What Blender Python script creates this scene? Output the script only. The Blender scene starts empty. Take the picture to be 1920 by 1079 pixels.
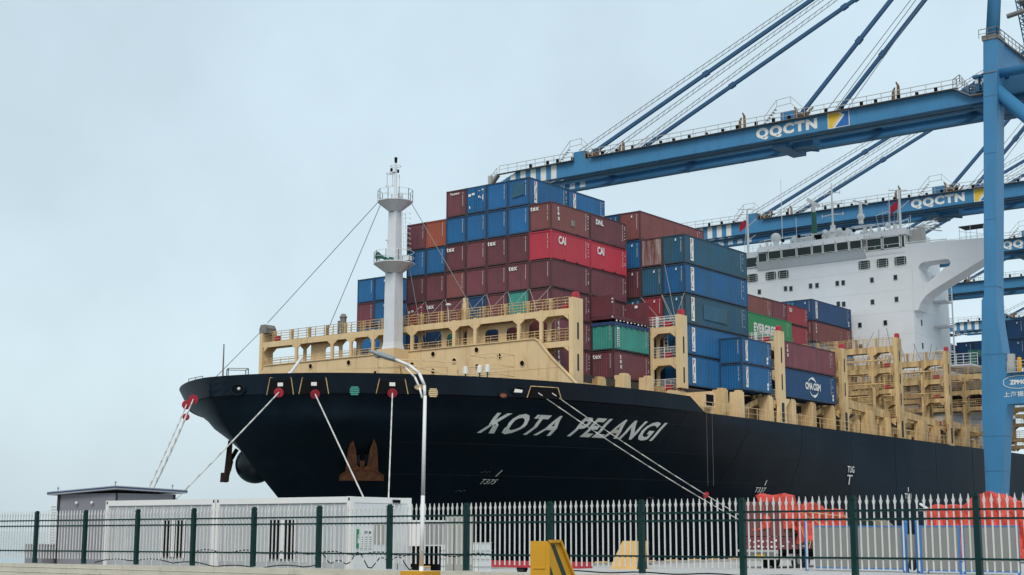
import bpy, bmesh, math, random
from mathutils import Vector, Matrix
R = math.radians
rnd = random.Random(7)
S = bpy.context.scene
COL = S.collection

# ------------------------------------------------------------------ camera, light, exposure
cam = bpy.data.cameras.new('camera'); camo = bpy.data.objects.new('camera', cam); COL.objects.link(camo)
cr = Vector((0.6114734, -0.7912619, 0.0022146)); cu_ = Vector((-0.1335894, -0.1004761, 0.9859302)); cf = Vector((0.7799065, 0.603166, 0.1671426))
m = Matrix((cr, cu_, -cf)).transposed().to_4x4(); m.translation = Vector((-101.3095, -73.9467, 2.5))
camo.matrix_world = m
cam.sensor_width = 36; cam.lens = 2702.7 / 1920 * 36; cam.clip_start = 0.5; cam.clip_end = 20000
S.camera = camo
S.view_settings.view_transform = 'Standard'; S.view_settings.look = 'None'; S.view_settings.exposure = 0.0; S.view_settings.gamma = 1
W = bpy.data.worlds.new("World"); S.world = W; W.use_nodes = True
nt = W.node_tree; nt.nodes.clear()
out = nt.nodes.new('ShaderNodeOutputWorld'); bg = nt.nodes.new('ShaderNodeBackground'); bg2 = nt.nodes.new('ShaderNodeBackground')
sky = nt.nodes.new('ShaderNodeTexSky'); sky.sky_type = 'NISHITA'; sky.sun_disc = False
SUN_EL, SUN_AZ = 46, 240          # direction of the sun: azimuth measured from +Y towards +X
sky.sun_elevation = R(SUN_EL); sky.sun_rotation = R(SUN_AZ); sky.dust_density = 3
nt.links.new(sky.outputs[0], bg.inputs[0]); bg.inputs[1].default_value = 0.02
tc = nt.nodes.new('ShaderNodeTexCoord'); sp = nt.nodes.new('ShaderNodeSeparateXYZ'); nt.links.new(tc.outputs['Generated'], sp.inputs[0])
rmp = nt.nodes.new('ShaderNodeValToRGB'); nt.links.new(sp.outputs['Z'], rmp.inputs[0])
e = rmp.color_ramp.elements; e[0].position = 0.0; e[0].color = (0.565, 0.685, 0.74, 1); e[1].position = 0.9; e[1].color = (0.48, 0.60, 0.69, 1)
x_ = rmp.color_ramp.elements.new(0.12); x_.color = (0.605, 0.735, 0.795, 1)
x_ = rmp.color_ramp.elements.new(0.45); x_.color = (0.55, 0.685, 0.755, 1)
nz = nt.nodes.new('ShaderNodeTexNoise'); nz.inputs['Scale'].default_value = 3.2; nz.inputs['Detail'].default_value = 6; nz.inputs['Roughness'].default_value = 0.55
nt.links.new(tc.outputs['Generated'], nz.inputs['Vector'])
mr = nt.nodes.new('ShaderNodeMapRange'); mr.inputs[1].default_value = 0.3; mr.inputs[2].default_value = 0.7; mr.inputs[3].default_value = 0.87; mr.inputs[4].default_value = 1.11
nt.links.new(nz.outputs[0], mr.inputs[0])
# the cloud cover is brighter towards the open south east (over the cranes)
dt = nt.nodes.new('ShaderNodeVectorMath'); dt.operation = 'DOT_PRODUCT'; nt.links.new(tc.outputs['Generated'], dt.inputs[0]); dt.inputs[1].default_value = (0.93, 0.2, 0.1)
mr2 = nt.nodes.new('ShaderNodeMapRange'); mr2.inputs[1].default_value = 0.45; mr2.inputs[2].default_value = 1.0; mr2.inputs[3].default_value = 0.93; mr2.inputs[4].default_value = 1.13
nt.links.new(dt.outputs['Value'], mr2.inputs[0])
mm = nt.nodes.new('ShaderNodeMath'); mm.operation = 'MULTIPLY'; nt.links.new(mr.outputs[0], mm.inputs[0]); nt.links.new(mr2.outputs[0], mm.inputs[1])
vm = nt.nodes.new('ShaderNodeVectorMath'); vm.operation = 'SCALE'; nt.links.new(rmp.outputs[0], vm.inputs[0]); nt.links.new(mm.outputs[0], vm.inputs['Scale'])
nt.links.new(vm.outputs[0], bg2.inputs[0]); bg2.inputs[1].default_value = 0.97
ad = nt.nodes.new('ShaderNodeAddShader'); nt.links.new(bg.outputs[0], ad.inputs[0]); nt.links.new(bg2.outputs[0], ad.inputs[1]); nt.links.new(ad.outputs[0], out.inputs[0])
sl = bpy.data.lights.new('sun', 'SUN'); sl.energy = 2.0; sl.angle = R(25); sl.color = (1, 0.97, 0.93)
so = bpy.data.objects.new('sun', sl); COL.objects.link(so)
sd = Vector((math.sin(R(SUN_AZ)) * math.cos(R(SUN_EL)), math.cos(R(SUN_AZ)) * math.cos(R(SUN_EL)), math.sin(R(SUN_EL))))
so.rotation_euler = sd.to_track_quat('Z', 'Y').to_euler(); so.location = (-60, -40, 90)

# ------------------------------------------------------------------ text outlines (built first, while the scene is small)
TXT = {}
def make_text(key, body, size, offset=0.0, spacing=1.0):
    c = bpy.data.curves.new('txt', 'FONT'); c.body = body; c.size = size; c.offset = offset; c.space_character = spacing; c.resolution_u = 3
    o = bpy.data.objects.new('txt', c); COL.objects.link(o); bpy.context.view_layer.update()
    me = bpy.data.meshes.new_from_object(o.evaluated_get(bpy.context.evaluated_depsgraph_get()))
    V = [(v.co.x, v.co.y) for v in me.vertices]; F = [tuple(p.vertices) for p in me.polygons]
    x0 = min(v[0] for v in V); y0 = min(v[1] for v in V); V = [(a - x0, b - y0) for a, b in V]
    TXT[key] = (V, F, max(v[0] for v in V), max(v[1] for v in V))
    bpy.data.objects.remove(o); bpy.data.curves.remove(c); bpy.data.meshes.remove(me)
for k, b, s, off, spc in (('tex', 'tex', 1.0, .03, 1.15), ('t', 't', 1.0, .03, 1), ('e', 'e', 1.0, .03, 1), ('x', 'x', 1.0, .03, 1), ('CAI', 'CAI', 1.0, .035, 1.0), ('P', 'P', 1.0, .02, 1), ('I', 'I', 1.0, .04, 1), ('L', 'L', 1.0, .02, 1),
                          ('EVERGREEN', 'EVERGREEN', 1.0, .05, 1.1), ('CMACGM', 'CMA CGM', 1.0, .045, .95), ('name1', 'KOTA', 2.3, .065, 1.22), ('name2', 'PELANGI', 2.3, .065, 1.12), ('T375', 'T375', 1.0, .02, 1.1), ('T337', 'T337', 1.0, .02, 1.1), ('T301', 'T301', 1.0, .02, 1.1),
                          ('TUG', 'TUG', 1.0, .015, 1), ('T', 'T', 1.0, .0, 1), ('QQCTN', 'QQCTN', 2.1, .12, 1.18), ('qq', 'QQCTN', 1.0, .03, 1.05), ('ZPMC', 'ZPMC', 1.0, .05, 1.0), ('CJK', '上海振华', 1.0, .01, 1.1), ('Textainer', 'Textainer', 1.0, .03, 1.0), ('DL', 'DNL', 1.0, .04, 1.0),
                          ('code', '22G1', 1.0, .02, 1.0), ('notice', '消防栓', 1.0, .03, 1.2), ('swl', '20.32T', 1.0, .02, 1.0)):
    make_text(k, b, s, off, spc)

# ------------------------------------------------------------------ materials
MAT = {}
def _n(nt, t, **k):
    n = nt.nodes.new(t)
    for a, b in k.items(): setattr(n, a, b)
    return n
def paint(name, col, rough=0.5, var=0.12, scale=0.6, dirt=None, dirt_amt=0.0, streak=False, bump=0.0, metal=0.0, spec=0.4, objvar=0.0, dscale=1.2):
    """painted / weathered surface: base colour, soft large-scale variation, patches or vertical streaks of dirt"""
    if name in MAT: return MAT[name]
    mt = bpy.data.materials.new(name); mt.use_nodes = True; t = mt.node_tree; b = t.nodes['Principled BSDF']
    b.inputs['Roughness'].default_value = rough; b.inputs['Metallic'].default_value = metal; b.inputs['Specular IOR Level'].default_value = spec
    c = _n(t, 'ShaderNodeTexCoord')
    n1 = _n(t, 'ShaderNodeTexNoise'); n1.inputs['Scale'].default_value = scale; n1.inputs['Detail'].default_value = 7; n1.inputs['Roughness'].default_value = .62
    t.links.new(c.outputs['Object'], n1.inputs['Vector'])
    a = _n(t, 'ShaderNodeMapRange'); a.inputs[1].default_value = .28; a.inputs[2].default_value = .72; a.inputs[3].default_value = 1 - var; a.inputs[4].default_value = 1 + var
    t.links.new(n1.outputs[0], a.inputs[0])
    val = a.outputs[0]
    if objvar:
        oi = _n(t, 'ShaderNodeObjectInfo'); o2 = _n(t, 'ShaderNodeMapRange'); o2.inputs[3].default_value = 1 - objvar; o2.inputs[4].default_value = 1 + objvar
        t.links.new(oi.outputs['Random'], o2.inputs[0]); mu = _n(t, 'ShaderNodeMath', operation='MULTIPLY'); t.links.new(val, mu.inputs[0]); t.links.new(o2.outputs[0], mu.inputs[1]); val = mu.outputs[0]
    v = _n(t, 'ShaderNodeVectorMath', operation='SCALE'); v.inputs[0].default_value = col[:3]; t.links.new(val, v.inputs['Scale'])
    src = v.outputs[0]
    if dirt:
        mp = _n(t, 'ShaderNodeMapping'); mp.inputs['Scale'].default_value = (1, 1, .12) if streak else (1, 1, 1); t.links.new(c.outputs['Object'], mp.inputs[0])
        if objvar:
            cb = _n(t, 'ShaderNodeVectorMath', operation='ADD'); t.links.new(mp.outputs[0], cb.inputs[0]); oi2 = _n(t, 'ShaderNodeObjectInfo')
            sc2 = _n(t, 'ShaderNodeMath', operation='MULTIPLY'); sc2.inputs[1].default_value = 90; t.links.new(oi2.outputs['Random'], sc2.inputs[0]); t.links.new(sc2.outputs[0], cb.inputs[1]); dsrc = cb.outputs[0]
        else: dsrc = mp.outputs[0]
        n2 = _n(t, 'ShaderNodeTexNoise'); n2.inputs['Scale'].default_value = dscale; n2.inputs['Detail'].default_value = 8; n2.inputs['Roughness'].default_value = .7
        t.links.new(dsrc, n2.inputs['Vector'])
        r = _n(t, 'ShaderNodeMapRange'); r.inputs[1].default_value = .62 - .25 * dirt_amt; r.inputs[2].default_value = .80 - .15 * dirt_amt; r.inputs[3].default_value = 0; r.inputs[4].default_value = min(1, .5 + dirt_amt * .5)
        t.links.new(n2.outputs[0], r.inputs[0])
        mx = _n(t, 'ShaderNodeMix', data_type='RGBA'); t.links.new(r.outputs[0], mx.inputs[0]); t.links.new(src, mx.inputs[6]); mx.inputs[7].default_value = (*dirt, 1)
        src = mx.outputs[2]
    t.links.new(src, b.inputs['Base Color'])
    if bump:
        n3 = _n(t, 'ShaderNodeTexNoise'); n3.inputs['Scale'].default_value = 9; n3.inputs['Detail'].default_value = 5; t.links.new(c.outputs['Object'], n3.inputs['Vector'])
        bp = _n(t, 'ShaderNodeBump'); bp.inputs['Strength'].default_value = bump; bp.inputs['Distance'].default_value = .03; t.links.new(n3.outputs[0], bp.inputs['Height']); t.links.new(bp.outputs[0], b.inputs['Normal'])
    MAT[name] = mt; return mt
RUST = (.12, .045, .02)
M = dict(
    maroon=paint('maroon', (.145, .043, .054), .5, .16, dirt=(.085, .045, .04), dirt_amt=.55, streak=True, objvar=.26, dscale=1.6),
    brown=paint('brown', (.19, .062, .058), .5, .12, dirt=(.10, .045, .04), dirt_amt=.3, streak=True, objvar=.12),
    red=paint('red', (.42, .035, .055), .45, .08, dirt=(.25, .04, .05), dirt_amt=.2, streak=True, objvar=.06),
    darkred=paint('darkred', (.26, .035, .045), .5, .1, dirt=(.13, .04, .04), dirt_amt=.3, streak=True, objvar=.1),
    orange=paint('orange', (.31, .080, .045), .5, .1, dirt=(.2, .06, .04), dirt_amt=.3, streak=True),
    blue=paint('blue', (.014, .115, .28), .45, .14, dirt=(.03, .085, .14), dirt_amt=.55, streak=True, objvar=.16),
    navy=paint('navy', (.016, .060, .150), .45, .1, dirt=(.015, .04, .08), dirt_amt=.2, streak=True, objvar=.1),
    tealblue=paint('tealblue', (.020, .095, .165), .55, .15, dirt=(.045, .075, .07), dirt_amt=.7, streak=True, objvar=.1),
    green=paint('green', (.045, .26, .215), .5, .12, dirt=(.05, .17, .14), dirt_amt=.5, streak=True, objvar=.1),
    evergreen=paint('evergreen', (.035, .22, .085), .5, .06, objvar=.03),
    rustwhite=paint('rustwhite', (.16, .06, .055), .6, .2, dirt=(.42, .36, .33), dirt_amt=.75, streak=True, dscale=2.2),
    seamdark=paint('seamdark', (.009, .014, .02), .6, .2), pocket=paint('pocket', (.008, .013, .018), .35, .3, spec=.4), gapgrey=paint('gapgrey', (.12, .12, .12), .8, .2), fr_blue=paint('fr_blue', (.014, .068, .145), .6, .2, dirt=(.05, .035, .03), dirt_amt=.8, objvar=.2, dscale=3), fr_teal=paint('fr_teal', (.02, .06, .08), .6, .25, dirt=(.06, .04, .03), dirt_amt=.9, objvar=.2, dscale=3), fr_maroon=paint('fr_maroon', (.095, .036, .042), .6, .2, dirt=(.07, .045, .035), dirt_amt=.7, objvar=.25, dscale=3),
    gap=paint('gap', (.03, .028, .03), .8, .1),
    white=paint('white', (.78, .79, .80), .45, .03, dirt=(.55, .56, .56), dirt_amt=.1, streak=True),
    mastwhite=paint('mastwhite', (.66, .67, .69), .45, .05, dirt=(.45, .44, .42), dirt_amt=.25, streak=True),
    whitetrim=paint('whitetrim', (.72, .73, .72), .5, .06),
    lettering=paint('lettering', (.74, .73, .69), .55, .06),
    nameletters=paint('nameletters', (.88, .87, .83), .6, .08, dirt=(.55, .42, .24), dirt_amt=.35, streak=True, dscale=.5),
    letterred=paint('letterred', (.35, .03, .05), .5, .05), letterblack=paint('letterblack', (.02, .02, .03), .5, .05),
    cream=paint('cream', (.70, .515, .285), .5, .08, dirt=(.45, .27, .13), dirt_amt=.4, streak=True, dscale=1.6),
    creamold=paint('creamold', (.64, .45, .215), .6, .16, dirt=(.20, .095, .045), dirt_amt=.75, streak=True, dscale=1.1),
    hull=paint('hull', (.0028, .0080, .0155), .46, .4, scale=.18, dirt=(.0080, .0170, .0270), dirt_amt=.55, streak=True, spec=.2, dscale=.35),
    deck=paint('deck', (.10, .06, .045), .8, .2), deckdark=paint('deckdark', (.05, .045, .04), .8, .2),
    redcap=paint('redcap', (.42, .03, .045), .45, .08), rust=paint('rust', (.21, .075, .035), .85, .45, scale=2.5, bump=.6), rustdark=paint('rustdark', (.045, .025, .018), .85, .4, scale=2), windowdark=paint('windowdark', (.02, .022, .025), .4, .3),
    glass=paint('glass', (.012, .024, .024), .10, .5, scale=.25, spec=.35), blackpart=paint('blackpart', (.006, .006, .007), .8, .1, spec=.1),
    crane=paint('crane', (.050, .205, .385), .45, .08, scale=.2, dirt=(.045, .145, .25), dirt_amt=.45, streak=True, dscale=.8),
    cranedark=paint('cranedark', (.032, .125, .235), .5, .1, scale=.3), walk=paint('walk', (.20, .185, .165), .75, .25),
    railgrey=paint('railgrey', (.42, .41, .38), .6, .1), grease=paint('grease', (.17, .10, .045), .8, .5, scale=3),
    rope=paint('rope', (.62, .60, .55), .9, .15, scale=4), wire=paint('wire', (.22, .22, .22), .6, .05),
    yellow=paint('yellow', (.68, .34, .02), .55, .08, dirt=(.35, .2, .05), dirt_amt=.25), yellowpale=paint('yellowpale', (.72, .45, .16), .6, .12),
    concrete=paint('concrete', (.42, .40, .35), .9, .14, scale=1.5, dirt=(.22, .20, .17), dirt_amt=.4, bump=.4), quay=paint('quay', (.50, .49, .465), .9, .12, scale=.15, dirt=(.25, .24, .23), dirt_amt=.3),
    wallcream=paint('wallcream', (.60, .56, .46), .85, .08, scale=.8, dirt=(.33, .29, .22), dirt_amt=.35, bump=.4, dscale=1.8), asphalt=paint('asphalt', (.06, .06, .06), .9, .2, bump=.3),
    fencegreen=paint('fencegreen', (.004, .032, .031), .5, .15, scale=2, spec=.25), picket=paint('picket', (.69, .68, .65), .5, .08, scale=3),
    hutgrey=paint('hutgrey', (.22, .22, .245), .7, .05), hutroof=paint('hutroof', (.34, .36, .40), .5, .05), navytrim=paint('navytrim', (.03, .045, .12), .5, .05),
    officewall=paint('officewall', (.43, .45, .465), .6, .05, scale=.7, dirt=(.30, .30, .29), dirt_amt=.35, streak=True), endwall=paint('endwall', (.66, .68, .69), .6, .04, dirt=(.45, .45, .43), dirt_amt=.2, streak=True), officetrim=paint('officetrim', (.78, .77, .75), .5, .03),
    tarp=paint('tarp', (.62, .070, .045), .6, .25, scale=2.2, dirt=(.35, .035, .03), dirt_amt=.5, bump=1.0), panelgrey=paint('panelgrey', (.215, .215, .20), .7, .06), bluepost=paint('bluepost', (.04, .17, .42), .5, .08),
    tyre=paint('tyre', (.02, .02, .02), .9, .2), truckred=paint('truckred', (.16, .035, .04), .6, .25, scale=2), greenpaint=paint('greenpaint', (.03, .14, .10), .5, .1),
    stayblue=paint('stayblue', (.030, .095, .19), .5, .1), stainpatch=paint('stainpatch', (.020, .105, .20), .6, .3, scale=1.5, dirt=(.05, .09, .07), dirt_amt=.8, dscale=1.5), boxmarks=paint('boxmarks', (.50, .49, .47), .6, .1), scrapedpatch=paint('scrapedpatch', (.028, .110, .185), .6, .15, dirt=(.06, .09, .09), dirt_amt=.8, streak=True), khaki=paint('khaki', (.22, .19, .12), .6, .1), signgreen=paint('signgreen', (.02, .22, .10), .5, .03), signyellow=paint('signyellow', (.72, .45, .03), .5, .04), signblue=paint('signblue', (.02, .13, .40), .5, .04), tarpblue=paint('tarpblue', (.03, .06, .16), .6, .3, scale=3),
    lampgrey=paint('lampgrey', (.25, .27, .27), .5, .1), polewhite=paint('polewhite', (.76, .75, .72), .6, .04, dirt=(.45, .36, .28), dirt_amt=.2, dscale=14), ropered=paint('ropered', (.45, .03, .05), .6, .08),
    flag=paint('flag', (.55, .02, .04), .7, .05), blindgrey=paint('blindgrey', (.33, .33, .29), .6, .06), stripedark=paint('stripedark', (.02, .045, .04), .5, .1),
)
def water_material():
    mt = bpy.data.materials.new('water'); mt.use_nodes = True; t = mt.node_tree; b = t.nodes['Principled BSDF']
    b.inputs['Base Color'].default_value = (.10, .15, .16, 1); b.inputs['Roughness'].default_value = .12
    c = _n(t, 'ShaderNodeTexCoord'); n = _n(t, 'ShaderNodeTexNoise'); n.inputs['Scale'].default_value = .5; n.inputs['Detail'].default_value = 8
    t.links.new(c.outputs['Object'], n.inputs['Vector']); bp = _n(t, 'ShaderNodeBump'); bp.inputs['Strength'].default_value = .5; bp.inputs['Distance'].default_value = .5
    t.links.new(n.outputs[0], bp.inputs['Height']); t.links.new(bp.outputs[0], b.inputs['Normal']); return mt
M['water'] = water_material()

# ------------------------------------------------------------------ mesh builder and object helpers
class MB:
    def __init__(s): s.v = []; s.f = []
    def quad(s, *p): i = len(s.v); s.v += [tuple(q) for q in p]; s.f.append(tuple(range(i, i + len(p))))
    def box(s, x0, x1, y0, y1, z0, z1):
        i = len(s.v)
        s.v += [(x0, y0, z0), (x1, y0, z0), (x1, y1, z0), (x0, y1, z0), (x0, y0, z1), (x1, y0, z1), (x1, y1, z1), (x0, y1, z1)]
        s.f += [tuple(i + k for k in q) for q in ((0, 3, 2, 1), (4, 5, 6, 7), (0, 1, 5, 4), (1, 2, 6, 5), (2, 3, 7, 6), (3, 0, 4, 7))]
    def hexa(s, P):   # 8 corners: bottom 4, top 4
        i = len(s.v); s.v += [tuple(p) for p in P]
        s.f += [tuple(i + k for k in q) for q in ((0, 3, 2, 1), (4, 5, 6, 7), (0, 1, 5, 4), (1, 2, 6, 5), (2, 3, 7, 6), (3, 0, 4, 7))]
    def tube(s, p0, p1, r, n=6, r1=None, caps=True):
        p0, p1 = Vector(p0), Vector(p1); d = p1 - p0
        if d.length < 1e-6: return
        r1 = r if r1 is None else r1
        q = d.to_track_quat('Z', 'Y'); i = len(s.v)
        for pp, rr in ((p0, r), (p1, r1)):
            for k in range(n):
                a = 2 * math.pi * (k + .5) / n; s.v.append(tuple(pp + q @ Vector((math.cos(a) * rr, math.sin(a) * rr, 0))))
        for k in range(n): s.f.append((i + k, i + (k + 1) % n, i + n + (k + 1) % n, i + n + k))
        if caps: s.f.append(tuple(i + k for k in range(n))[::-1]); s.f.append(tuple(i + n + k for k in range(n)))
    def path(s, pts, r, n=6):
        for a, b in zip(pts, pts[1:]): s.tube(a, b, r, n)
    def beam(s, p0, p1, w, h):   # rectangular bar, w horizontal, h vertical
        p0, p1 = Vector(p0), Vector(p1); d = (p1 - p0).normalized(); up = Vector((0, 0, 1))
        if abs(d.z) > .95: up = Vector((1, 0, 0))
        sd_ = d.cross(up).normalized() * w / 2; u2 = sd_.normalized().cross(d).normalized() * h / 2
        P = [p0 - sd_ - u2, p0 + sd_ - u2, p1 + sd_ - u2, p1 - sd_ - u2, p0 - sd_ + u2, p0 + sd_ + u2, p1 + sd_ + u2, p1 - sd_ + u2]; s.hexa(P)
    def prism(s, pts, f0, f1):   # pts 2D, f0/f1 map to the two 3D faces
        n = len(pts); i = len(s.v); s.v += [tuple(f0(*p)) for p in pts] + [tuple(f1(*p)) for p in pts]
        s.f.append(tuple(range(i, i + n))); s.f.append(tuple(range(i + n, i + 2 * n))[::-1])
        for k in range(n): s.f.append((i + k, i + n + k, i + n + (k + 1) % n, i + (k + 1) % n))
    def text(s, key, fn, sc=1.0, sx=None):
        V, F, w, h = TXT[key]; i = len(s.v); sx = sx or sc
        s.v += [tuple(fn(a * sx, b * sc)) for a, b in V]; s.f += [tuple(i + k for k in f) for f in F]
    def ball(s, c, r, nu=10, nv=6, sz=1.0):
        i = len(s.v)
        for a in range(nv + 1):
            th = math.pi * a / nv
            for b in range(nu): ph = 2 * math.pi * b / nu; s.v.append((c[0] + r * math.sin(th) * math.cos(ph), c[1] + r * math.sin(th) * math.sin(ph), c[2] + r * sz * math.cos(th)))
        for a in range(nv):
            for b in range(nu): s.f.append((i + a * nu + b, i + (a + 1) * nu + b, i + (a + 1) * nu + (b + 1) % nu, i + a * nu + (b + 1) % nu))
    def mesh(s, name, mats, off=(0, 0, 0), smooth=False, fix=True):
        me = bpy.data.meshes.new(name); me.from_pydata([(v[0] - off[0], v[1] - off[1], v[2] - off[2]) for v in s.v], [], s.f)
        if fix:
            bm = bmesh.new(); bm.from_mesh(me); bmesh.ops.recalc_face_normals(bm, faces=bm.faces); bm.to_mesh(me); bm.free()
        me.materials.append(M[mats] if isinstance(mats, str) else mats)
        if smooth: me.polygons.foreach_set('use_smooth', [True] * len(me.polygons))
        me.update(); return me
WL = {}
def tag(o, label=None, cat=None, group=None, kind=None):
    if label: o['label'] = label
    if cat: o['category'] = cat
    if group: o['group'] = group
    if kind: o['kind'] = kind
    return o
def thing(name, loc, label, cat, group=None):
    o = bpy.data.objects.new(name, None); COL.objects.link(o); o.location = loc; o.empty_display_size = .5; WL[o.name] = Vector(loc)
    return tag(o, label, cat, group)
def part(name, mb, mat, parent=None, smooth=False, fix=True, label=None):
    """mb holds world coordinates; the mesh is stored relative to its thing"""
    off = WL[parent.name] if parent else (0, 0, 0)
    o = bpy.data.objects.new(name, mb.mesh(name, mat, off, smooth, fix)); COL.objects.link(o)
    if parent: o.parent = parent; WL[o.name] = Vector(off)
    else: WL[o.name] = Vector((0, 0, 0))
    if label: o['label'] = label
    return o
def loose(name, mb, mat, parent, **k):
    """every separate piece of mb becomes a part of its own"""
    par = list(range(len(mb.v)))
    def fd(a):
        while par[a] != a: par[a] = par[par[a]]; a = par[a]
        return a
    for f in mb.f:
        for q in f[1:]: par[fd(q)] = fd(f[0])
    gr = {}
    for f in mb.f: gr.setdefault(fd(f[0]), []).append(f)
    res = []
    for fs in gr.values():
        ids = sorted({q for f in fs for q in f}); mp = {q: i for i, q in enumerate(ids)}
        m2 = MB(); m2.v = [mb.v[q] for q in ids]; m2.f = [tuple(mp[q] for q in f) for f in fs]; res.append(part(name, m2, mat, parent, **k))
    return res
def struct(name, mb, mat, **k): return tag(part(name, mb, mat, **k), kind='structure')
def rail(mb, pts, h=1.05, step=1.6, r=.022, mids=2):
    """a hand rail along a polyline"""
    for a, b in zip(pts, pts[1:]):
        a, b = Vector(a), Vector(b); L = (b - a).length; n = max(1, round(L / step))
        for k in range(n + 1):
            p = a.lerp(b, k / n); mb.tube(p, p + Vector((0, 0, h)), r, 4)
        for k in range(1, mids + 2): z = Vector((0, 0, h * k / (mids + 1))); mb.tube(a + z, b + z, r * (1.15 if k == mids + 1 else .8), 4)
def ladder(mb, a, b, w=.4, axis='y', r=.025, step=.35):
    a, b = Vector(a), Vector(b); d = Vector((0, w / 2, 0)) if axis == 'y' else Vector((w / 2, 0, 0))
    mb.tube(a - d, b - d, r, 4); mb.tube(a + d, b + d, r, 4); n = int((b - a).length / step)
    for k in range(n): p = a.lerp(b, (k + .5) / n); mb.tube(p - d, p + d, r * .7, 4)

# ------------------------------------------------------------------ the setting: sea, quay, road
b = MB(); b.quad((-9000, -10.9, -3.2), (9000, -10.9, -3.2), (9000, 14000, -3.2), (-9000, 14000, -3.2)); struct('sea', b, 'water')
b = MB(); b.box(-66.9, 900, -500, -11, -6, 0); struct('quay', b, 'quay')
b = MB(); b.box(-600, -67.95, -500, -11, -6, .70); struct('road', b, 'asphalt')
b = MB(); b.box(-66.9, -61.2, -41, -12, .004, .85); struct('terrace', b, 'concrete')
# low wall that carries the fence
b = MB()
def wz(y): return 1.28 + (-24.6 - y) * .0043 if y > -62 else 1.44
for y0 in range(-75, -12, 3):
    b.hexa([(-67.93, y0, .5), (-67.5, y0, .5), (-67.5, y0 + 2.994, .5), (-67.93, y0 + 2.994, .5), (-67.93, y0, wz(y0) - .03), (-67.5, y0, wz(y0) - .03), (-67.5, y0 + 2.994, wz(y0 + 3) - .03), (-67.93, y0 + 2.994, wz(y0 + 3) - .03)])
for z_ in (.93, 1.12): b.box(-67.945, -67.931, -75, -12, z_, z_ + .012)
w_ = part('low_wall', b, 'wallcream'); tag(w_, 'long low cream concrete wall under the spiked fence', 'wall')
# quay edge: rubber strip and yellow kerb pieces
b = MB(); b.box(-66, 900, -11.35, -11.02, .004, .22); ke = tag(part('quay_kerb', b, 'concrete'), 'low concrete kerb along the quay edge below the black hull', 'kerb')
kb = MB()
for i in range(34):
    x = -30 + i * 3.4; kb.box(x, x + 1.3, -11.37, -11.0, .222, .30)
part('kerb_paint', kb, 'yellowpale', ke)
WL[ke.name] = Vector((0, 0, 0))

# ------------------------------------------------------------------ the ship
Y0 = 15.4
HT = [(14.65, -25.3, 9., .5, 2, .68), (13.1, -25.1, 10, .51, 2, .75), (11, -23.6, 36, .38, 2, .70), (8.1, -20.8, 50, .60, 2, .92), (5, -17.2, 58, .78, 2, .95), (0, -13, 66, .95, 2, 1), (-4, -11, 70, 1, 2, 1)]
def hpar(z):
    z = min(14.65, max(-4, z))
    for a_, b_ in zip(HT, HT[1:]):
        if z >= b_[0]:
            t = (z - b_[0]) / (a_[0] - b_[0]); return [b_[i] + (a_[i] - b_[i]) * t for i in range(1, 6)]
    return HT[-1][1:]
def hb(X, z, star=False):
    xs, xf, q, p, qs = hpar(z); t = (X - xs) / (xf - xs)
    if t <= 0: return 0
    if t >= 1: return 23.8
    return 23.8 * (1 - (1 - t) ** p) ** (qs if star else q)
ship = thing('container_ship', (0, Y0, 0), 'black hulled container ship with cream deck fittings moored at the quay', 'ship')
def ztop(X): return 14.4 + .25 * max(0, min(1, (8 - X) / 33)) if X < 9.3 else max(13.02, 14.4 - (1.38 * ((X - 9.3) / 2.7) ** 1.0 if X < 12 else 9))
LV = [-4, -2, 0, 2, 3.5, 5, 6, 7, 8.1, 9, 10, 11, 11.7, 12.4, 13.1]
NX = 64
hm = MB()
for star in (False, True):
    base = len(hm.v); sgn = 1 if star else -1
    for z in LV:
        xs = hpar(z)[0]
        for i in range(NX + 1):
            X = xs + (i / NX) ** 2 * (70 - xs); hm.v.append((X, Y0 + sgn * hb(X, z, star), z))
        hm.v.append((300, Y0 + sgn * 23.8, z))
    n = NX + 2
    for k in range(len(LV) - 1):
        for i in range(n - 1): a_ = base + k * n + i; hm.f.append((a_, a_ + 1, a_ + n + 1, a_ + n))
hm.quad((300, Y0 - 23.8, -4), (300, Y0 + 23.8, -4), (300, Y0 + 23.8, 13.1), (300, Y0 - 23.8, 13.1))
hull = part('hull', hm, 'hull', ship, smooth=True)
dm = MB()
xs13 = [-25.1 + (i / 40) ** 2 * 95 for i in range(41)] + [300]
for a_, b_ in zip(xs13, xs13[1:]): dm.quad((a_, Y0 - hb(a_, 13.1) + .05, 12.98), (b_, Y0 - hb(b_, 13.1) + .05, 12.98), (b_, Y0 + hb(b_, 13.1, True) - .05, 12.98), (a_, Y0 + hb(a_, 13.1, True) - .05, 12.98))
part('deck', dm, 'deck', ship)
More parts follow.
